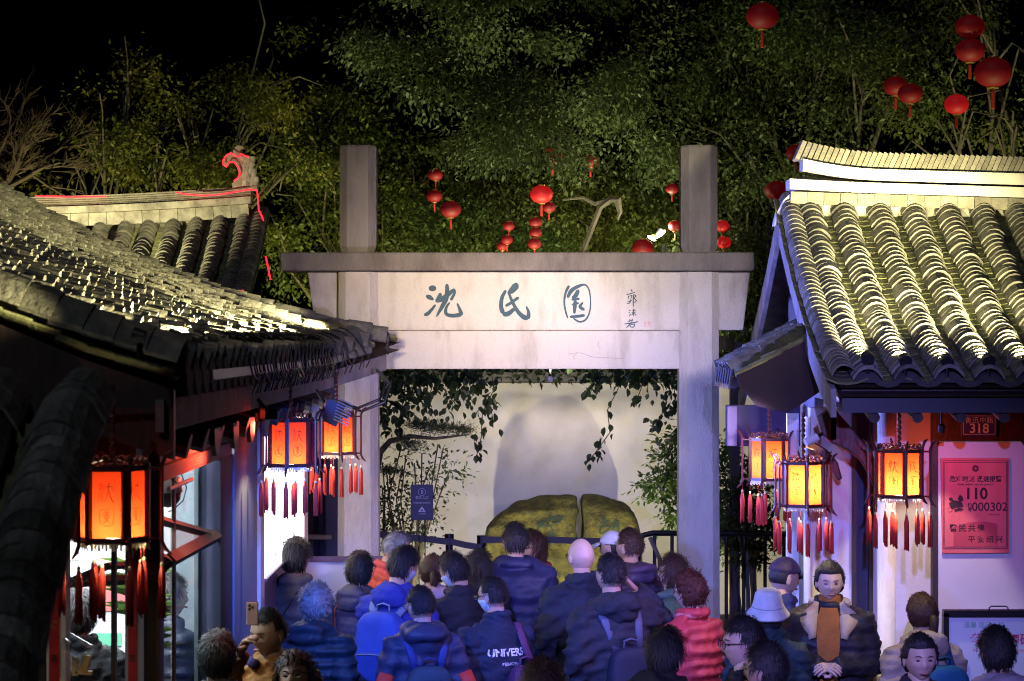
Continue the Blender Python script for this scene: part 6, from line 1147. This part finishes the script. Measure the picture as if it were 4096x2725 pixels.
P3 = person(1478, 2106, 1.72, -72, 'attendant in an orange vest bending forward beside the gate pillar', (.62, .10, .07), 'crop', 'hair_grey', 'skin_tan', lean=14, arms=('low', 'low'), head=(0, 8, 0), D=15.3)
P4 = person(1437, 2160, 1.64, -18, 'dark-haired teenager in a grey-mauve quilted hooded jacket and mask', (.085, .075, .115), kind='puffer', hood=True, mask=True, quilt=.12, D=14.3)
P5 = person(1590, 2176, 1.72, -24, 'man in a royal blue hoodie looking down beside the pink coat', (.035, .055, .34), 'short', kind='hoodie', hood=True, head=(-20, 18, 0), mask=True, bulk=1.1, D=13.9)
backpack(P5, 'big royal blue backpack on the man in the blue hoodie', (.045, .11, .50), (.20, .27, .42), w=.165, h=.50, dpt=.085, z=1.10)
P6 = person(1733, 2190, 1.60, 6, 'woman with tied hair in a pale pink quilted coat', (.55, .37, .40), 'tied', 'hair_brown', kind='puffer', hood=True, quilt=.13, D=14.6, head=(0, 10, 0))
P7 = person(1842, 2180, 1.66, 35, 'masked boy with a fringe and white strap looking down at his ticket', (.022, .024, .032), 'short', mask=True, head=(20, 22, 0), arms=('phone', 'front'), D=14.2)
P8 = person(1912, 2212, 1.58, -12, 'long-haired girl in black behind the masked boy', BLK, 'long', D=15.0)
P9 = person(1690, 2288, 1.60, 14, 'schoolboy in a navy hooded jacket with red sleeve panels', (.03, .038, .085), 'crop', kind='puffer', hood=True, glasses=True, head=(24, 6, 0), arms=('pocket', 'pocket'), sleeve=(.62, .05, .03), quilt=.2, D=12.75)
backpack(P9, 'dark teal school backpack on the schoolboy with red sleeves', (.03, .06, .085), (.03, .05, .20), w=.15, h=.42, dpt=.08, z=1.06, detail='buckle')
P10 = person(1985, 2256, 1.62, 30, 'boy in a navy lettered sweatshirt with glasses and mask', (.020, .030, .060), 'crop', kind='shirt', glasses=True, mask=True, head=(28, 8, 0), arms=('down', 'front'), D=13.1, bulk=1.06)
P11 = person(2062, 2098, 1.76, 4, 'broad man in a navy coat with thinning hair facing the boulder', (.022, .026, .085), 'thin', head=(12, 4, 0), bulk=1.22, D=15.2, kind='puffer', quilt=.17)
P12 = person(2140, 2098, 1.66, 118, 'woman with short brown hair, glasses and maroon scarf turning to the navy coat', (.022, .024, .045), 'bob', 'hair_brown', glasses=True, collar=(.22, .02, .05), D=15.75, arms=('phone', 'low'), inner=(.5, .04, .03))
P13 = person(2328, 2142, 1.75, 16, 'bald man in a dark blue-green jacket', (.022, .034, .055), None, skin='skin_fair', glasses=True, bulk=1.16, arms=('pocket', 'pocket'), head=(6, 2, 0), D=14.2)
P14 = person(2448, 2218, 1.74, 22, 'man in a black hooded jacket raising a hand beside his ear', (.024, .028, .042), 'crop', kind='hoodie', hood=True, bulk=1.15, arms=('pocket', 'ear'), head=(14, 2, 0), D=13.2)
backpack(P14, 'small black backpack with pale piping on the man in the hooded jacket', (.018, .022, .045), (.10, .12, .20), w=.145, h=.42, dpt=.07, z=1.00, detail='label', x0=.03)
P15 = person(2522, 2122, 1.74, 28, 'shaven-headed man in a plum quilted jacket with dark hood', (.075, .045, .095), 'crop', 'hair_brown', kind='puffer', hood=True, head=(22, 0, 0), bulk=1.08, D=15.0)
P15b = person(2458, 2178, 1.66, 60, 'person in a white cap almost hidden beside the shaven head', (.2, .2, .24), 'crop', hat='white_cap', D=15.7)
P16 = person(2690, 2208, 1.62, 74, 'bob-haired woman with glasses in a green coat gazing up', (.08, .15, .12), 'bob', 'hair_brown', 'skin_fair', glasses=True, head=(0, -8, 0), D=14.4, collar=(.10, .17, .14), arms=('low', 'low'))
P17 = person(2768, 2248, 1.62, 50, 'curly-haired woman in a coral red quilted coat beside the pillar', (.46, .045, .06), 'curly', 'hair_auburn', 'skin_fair', kind='puffer', collar=(.62, .20, .20), arms=('phone', 'phone'), head=(10, 4, 0), D=13.3, bulk=1.1, quilt=.12)
P18 = person(1085, 2438, 1.70, 172, 'short-haired man in a mustard coat holding a phone up before his face', (.42, .19, .05), 'crop', skin='skin_tan', collar=(.05, .03, .13), arms=('down', ((.215, .21, 1.27), (.055, .375, 1.555))), head=(-28, 8, 0), D=10.9)
P19 = person(872, 2552, 1.64, 10, 'person with short black hair in a dark coat beside the man with the phone', (.05, .045, .05), 'short', head=(-10, 0, 0), D=10.4)
P20 = person(1192, 2632, 1.60, 158, 'woman with glasses tilting her face up, only head showing', (.03, .03, .04), 'bob', skin='skin_fair', glasses=True, head=(10, -24, 8), D=10.0)
P21 = person(2168, 2660, 1.60, 0, 'person whose dark crown of hair just rises below the lettered sweatshirt', (.03, .02, .04), 'bob', 'hair_brown', D=9.7)
P22 = person(2655, 2580, 1.58, -40, 'person in a black cape-like hooded coat below the coral coat', (.012, .012, .016), 'bob', hood=True, D=11.0, bulk=1.2)
P23 = person(3120, 2268, 1.70, -52, 'man in a dark brimmed cap and patterned navy jacket', (.03, .04, .11), 'crop', hat='cap', head=(-14, 8, 0), D=13.4, base=0)
P24 = person(3072, 2332, 1.58, -8, 'person in a white bucket hat and dark green jacket seen from behind', (.020, .045, .055), 'bob', hat='bucket', D=12.65)
P25 = person(3318, 2234, 1.62, 170, 'woman in an open black quilted coat and orange polo-neck with hands clasped', (.028, .026, .038), 'tied', 'hair_black', 'skin_fair', kind='puffer', arms=('clasp', 'clasp'), collar=(.60, .45, .30), inner=(.42, .15, .035), head=(8, 6, 0), base=.12, D=12.8, bulk=1.12, quilt=.13)
P26 = person(3690, 2298, 1.60, 14, 'woman in a beige hooded jacket before the white ticket house wall', (.42, .34, .30), 'tied', 'hair_brown', kind='hoodie', hood=True, head=(14, 0, 0), arms=('pocket', 'low'), D=12.4)
backpack(P26, 'turquoise blue drawstring backpack on the woman in beige', (.012, .13, .30), (.02, .08, .18), w=.15, h=.50, dpt=.085, z=1.08, detail='buckle', x0=.05)
P27 = person(2985, 2468, 1.72, 96, 'man with dark-rimmed glasses and swept hair in profile', (.014, .016, .026), 'short', skin='skin_fair', glasses=True, D=10.35, head=(6, 0, 0))
P28 = person(3072, 2596, 1.66, 60, 'dark-haired person below the man with glasses, face turned away', (.02, .02, .03), 'short', D=9.9)
P29 = person(3672, 2532, 1.62, 206, 'woman with swept-back black hair glancing aside below the beige jacket', (.03, .028, .045), 'tied', skin='skin_fair', D=10.55, head=(-22, 2, 0))
P30 = person(3990, 2562, 1.62, 18, 'short-haired person in a lilac coat before the notice board', (.42, .36, .50), 'short', kind='puffer', D=10.7, hood=True)
P31 = person(672, 2290, 1.63, -60, 'shopper in a black quilted jacket with white chest mark behind the glass', (.010, .013, .030), 'short', kind='puffer', base=.12, D=11.9, hood=True, bulk=1.1, arms=('low', 'low'))
P32 = person(315, 2360, 1.66, 20, 'shopkeeper in a long black coat behind the counter', (.016, .018, .022), 'short', base=.12, D=10.9)
# lettering on the sweatshirt, logo on the black jacket, phone, ticket, bags
def on_jacket(P, s, size, x, z, name, mat, facing=-1, bold=.002): return text(s, size, mat, name, P['jacket'], (x, facing*.5*0, z), (1 if facing < 0 else -1, 0, 0), (0, 0, 1), bold=bold, bvh=P['bvh'])
on_jacket(P10, 'UNIVERS', .062, .0, 1.27, 'lettering', 'print_white'); on_jacket(P10, 'BEING INC', .026, .03, 1.20, 'lettering', 'print_grey', bold=.001)
backpack(P10, 'slung purple backpack hanging off the lettered sweatshirt', (.10, .035, .10), (.13, .05, .13), w=.13, h=.44, dpt=.07, z=.98, x0=.10, straps=(1,))
lg = MB(); 
for k, (r0, r1) in enumerate(((.010, .020), (.024, .034), (.038, .048))):
    a = np.linspace(0, PI/2, 9); lg.add(np.concatenate([np.stack([.05+r*np.cos(a)-.05, np.zeros(9), 1.285+r*np.sin(a)], 1) for r in (r0, r1)]), [(i, i+1, 10+i, 9+i) for i in range(8)])
v = lg.V()-np.array((-.03, 0, 0)); lg.v = [drape(v+np.array((.05, 0, 0)), np.array((0, 1., 0)), P31['bvh'])]; obj('chest_mark', lg, 'print_white', P31['jacket'], False)
st = MB(); st.tube([(.10, .10, 1.40), (.14, .0, 1.44), (.13, -.12, 1.38), (.05, -.17, 1.2), (-.1, -.17, .98)], .008, 6); o = thing('shoulder_strap_bag', P31['loc'], 'tan leather strap over the black quilted jacket', 'bag', None, R(P31['yaw']), P31['sc']); obj('strap', st, cloth((.5, .25, .06)), o, False); st = MB(); st.box((-.16, -.16, .90), (.20, .07, .16)); bevel(obj('pouch', st, cloth((.25, .10, .05)), o, False), .02)
p = at(1009, 2455, 10.46); ph = thing('mobile_phone', tuple(p), 'pink mobile phone with triple lens held up in the crowd', 'phone'); g = MB(); q = 10.46/F; g.box((0, 0, 0), (46*q, .009, 92*q)); bevel(obj('case', g, 'phone', ph, False), .004, 3)
g = MB(); g.box((0, .004, 0), (48*q, .006, 95*q)); bevel(obj('bumper', g, 'black_metal', ph, False), .004, 2)
for dx, dz in ((-.012, .038), (-.012, .022), (.002, .030)): g = MB(); g.tube([(dx, -.0045, dz), (dx, -.008, dz)], .006, 12); obj('camera_lens', g, 'sign_black', ph, False)
g = MB(); p = at(1915, 2530, 13.75); g.box(tuple(p), (.075, .004, .035), Matrix.Rotation(R(24), 4, 'Y')); single('paper_ticket', g, 'print_white', 'small white paper ticket beside the lettered sweatshirt', 'ticket')
t = thing('shoulder_bag', P4['loc'], 'orange cloth bag on the back of the teenager in mauve', 'bag', None, R(P4['yaw']), P4['sc']); g = MB(); g.loft([[(-.13, -.17, .80), (.13, -.17, .80), (.13, -.25, .80), (-.13, -.25, .80)], [(-.14, -.16, .95), (.14, -.16, .95), (.14, -.27, .95), (-.14, -.27, .95)], [(-.10, -.17, 1.15), (.10, -.17, 1.15), (.10, -.22, 1.15), (-.10, -.22, 1.15)]]); me = remesh(g, .015, 6); vv = getv(me); setv(me, vv+getn(me)*(wob(vv, 30, 1)*.008)[:, None]); obj('sack', me, cloth((.62, .12, .04), .6), t, False)
g = MB(); g.tube([(-.09, -.19, 1.13), (-.11, -.16, 1.36), (-.11, -.04, 1.46), (-.12, .1, 1.36)], .012, 6, .4); obj('strap', g, cloth((.6, .12, .05)), t, False)
t = thing('handbag', P25['loc'], 'pale patterned handbag held by the woman in the open coat', 'handbag', None, R(P25['yaw']), P25['sc']); g = MB(); g.box((.13, .24, .84), (.24, .09, .18)); me = remesh(g, .012, 6); obj('pouch', me, cloth((.40, .36, .40), .6, .5, 260), t, False); g = MB(); g.tube([(.04, .24, .93), (.06, .24, 1.0), (.14, .24, 1.02), (.20, .24, .93)], .007, 6); obj('handle', g, cloth((.2, .12, .08)), t, False)
g = MB(); g.tube([(.09, -.10, 1.42), (.0, -.155, 1.25), (-.12, -.16, 1.05), (-.19, -.05, .95)], .008, 6, .6); t = thing('sling_bag', P1['loc'], 'thin dark sling strap across the grey jacket', 'bag', None, R(P1['yaw']), P1['sc']); obj('strap', g, cloth((.03, .03, .035)), t, False); g = MB(); g.box((-.21, .02, .90), (.06, .16, .14)); bevel(obj('pouch', g, cloth((.03, .03, .035)), t, False), .02)
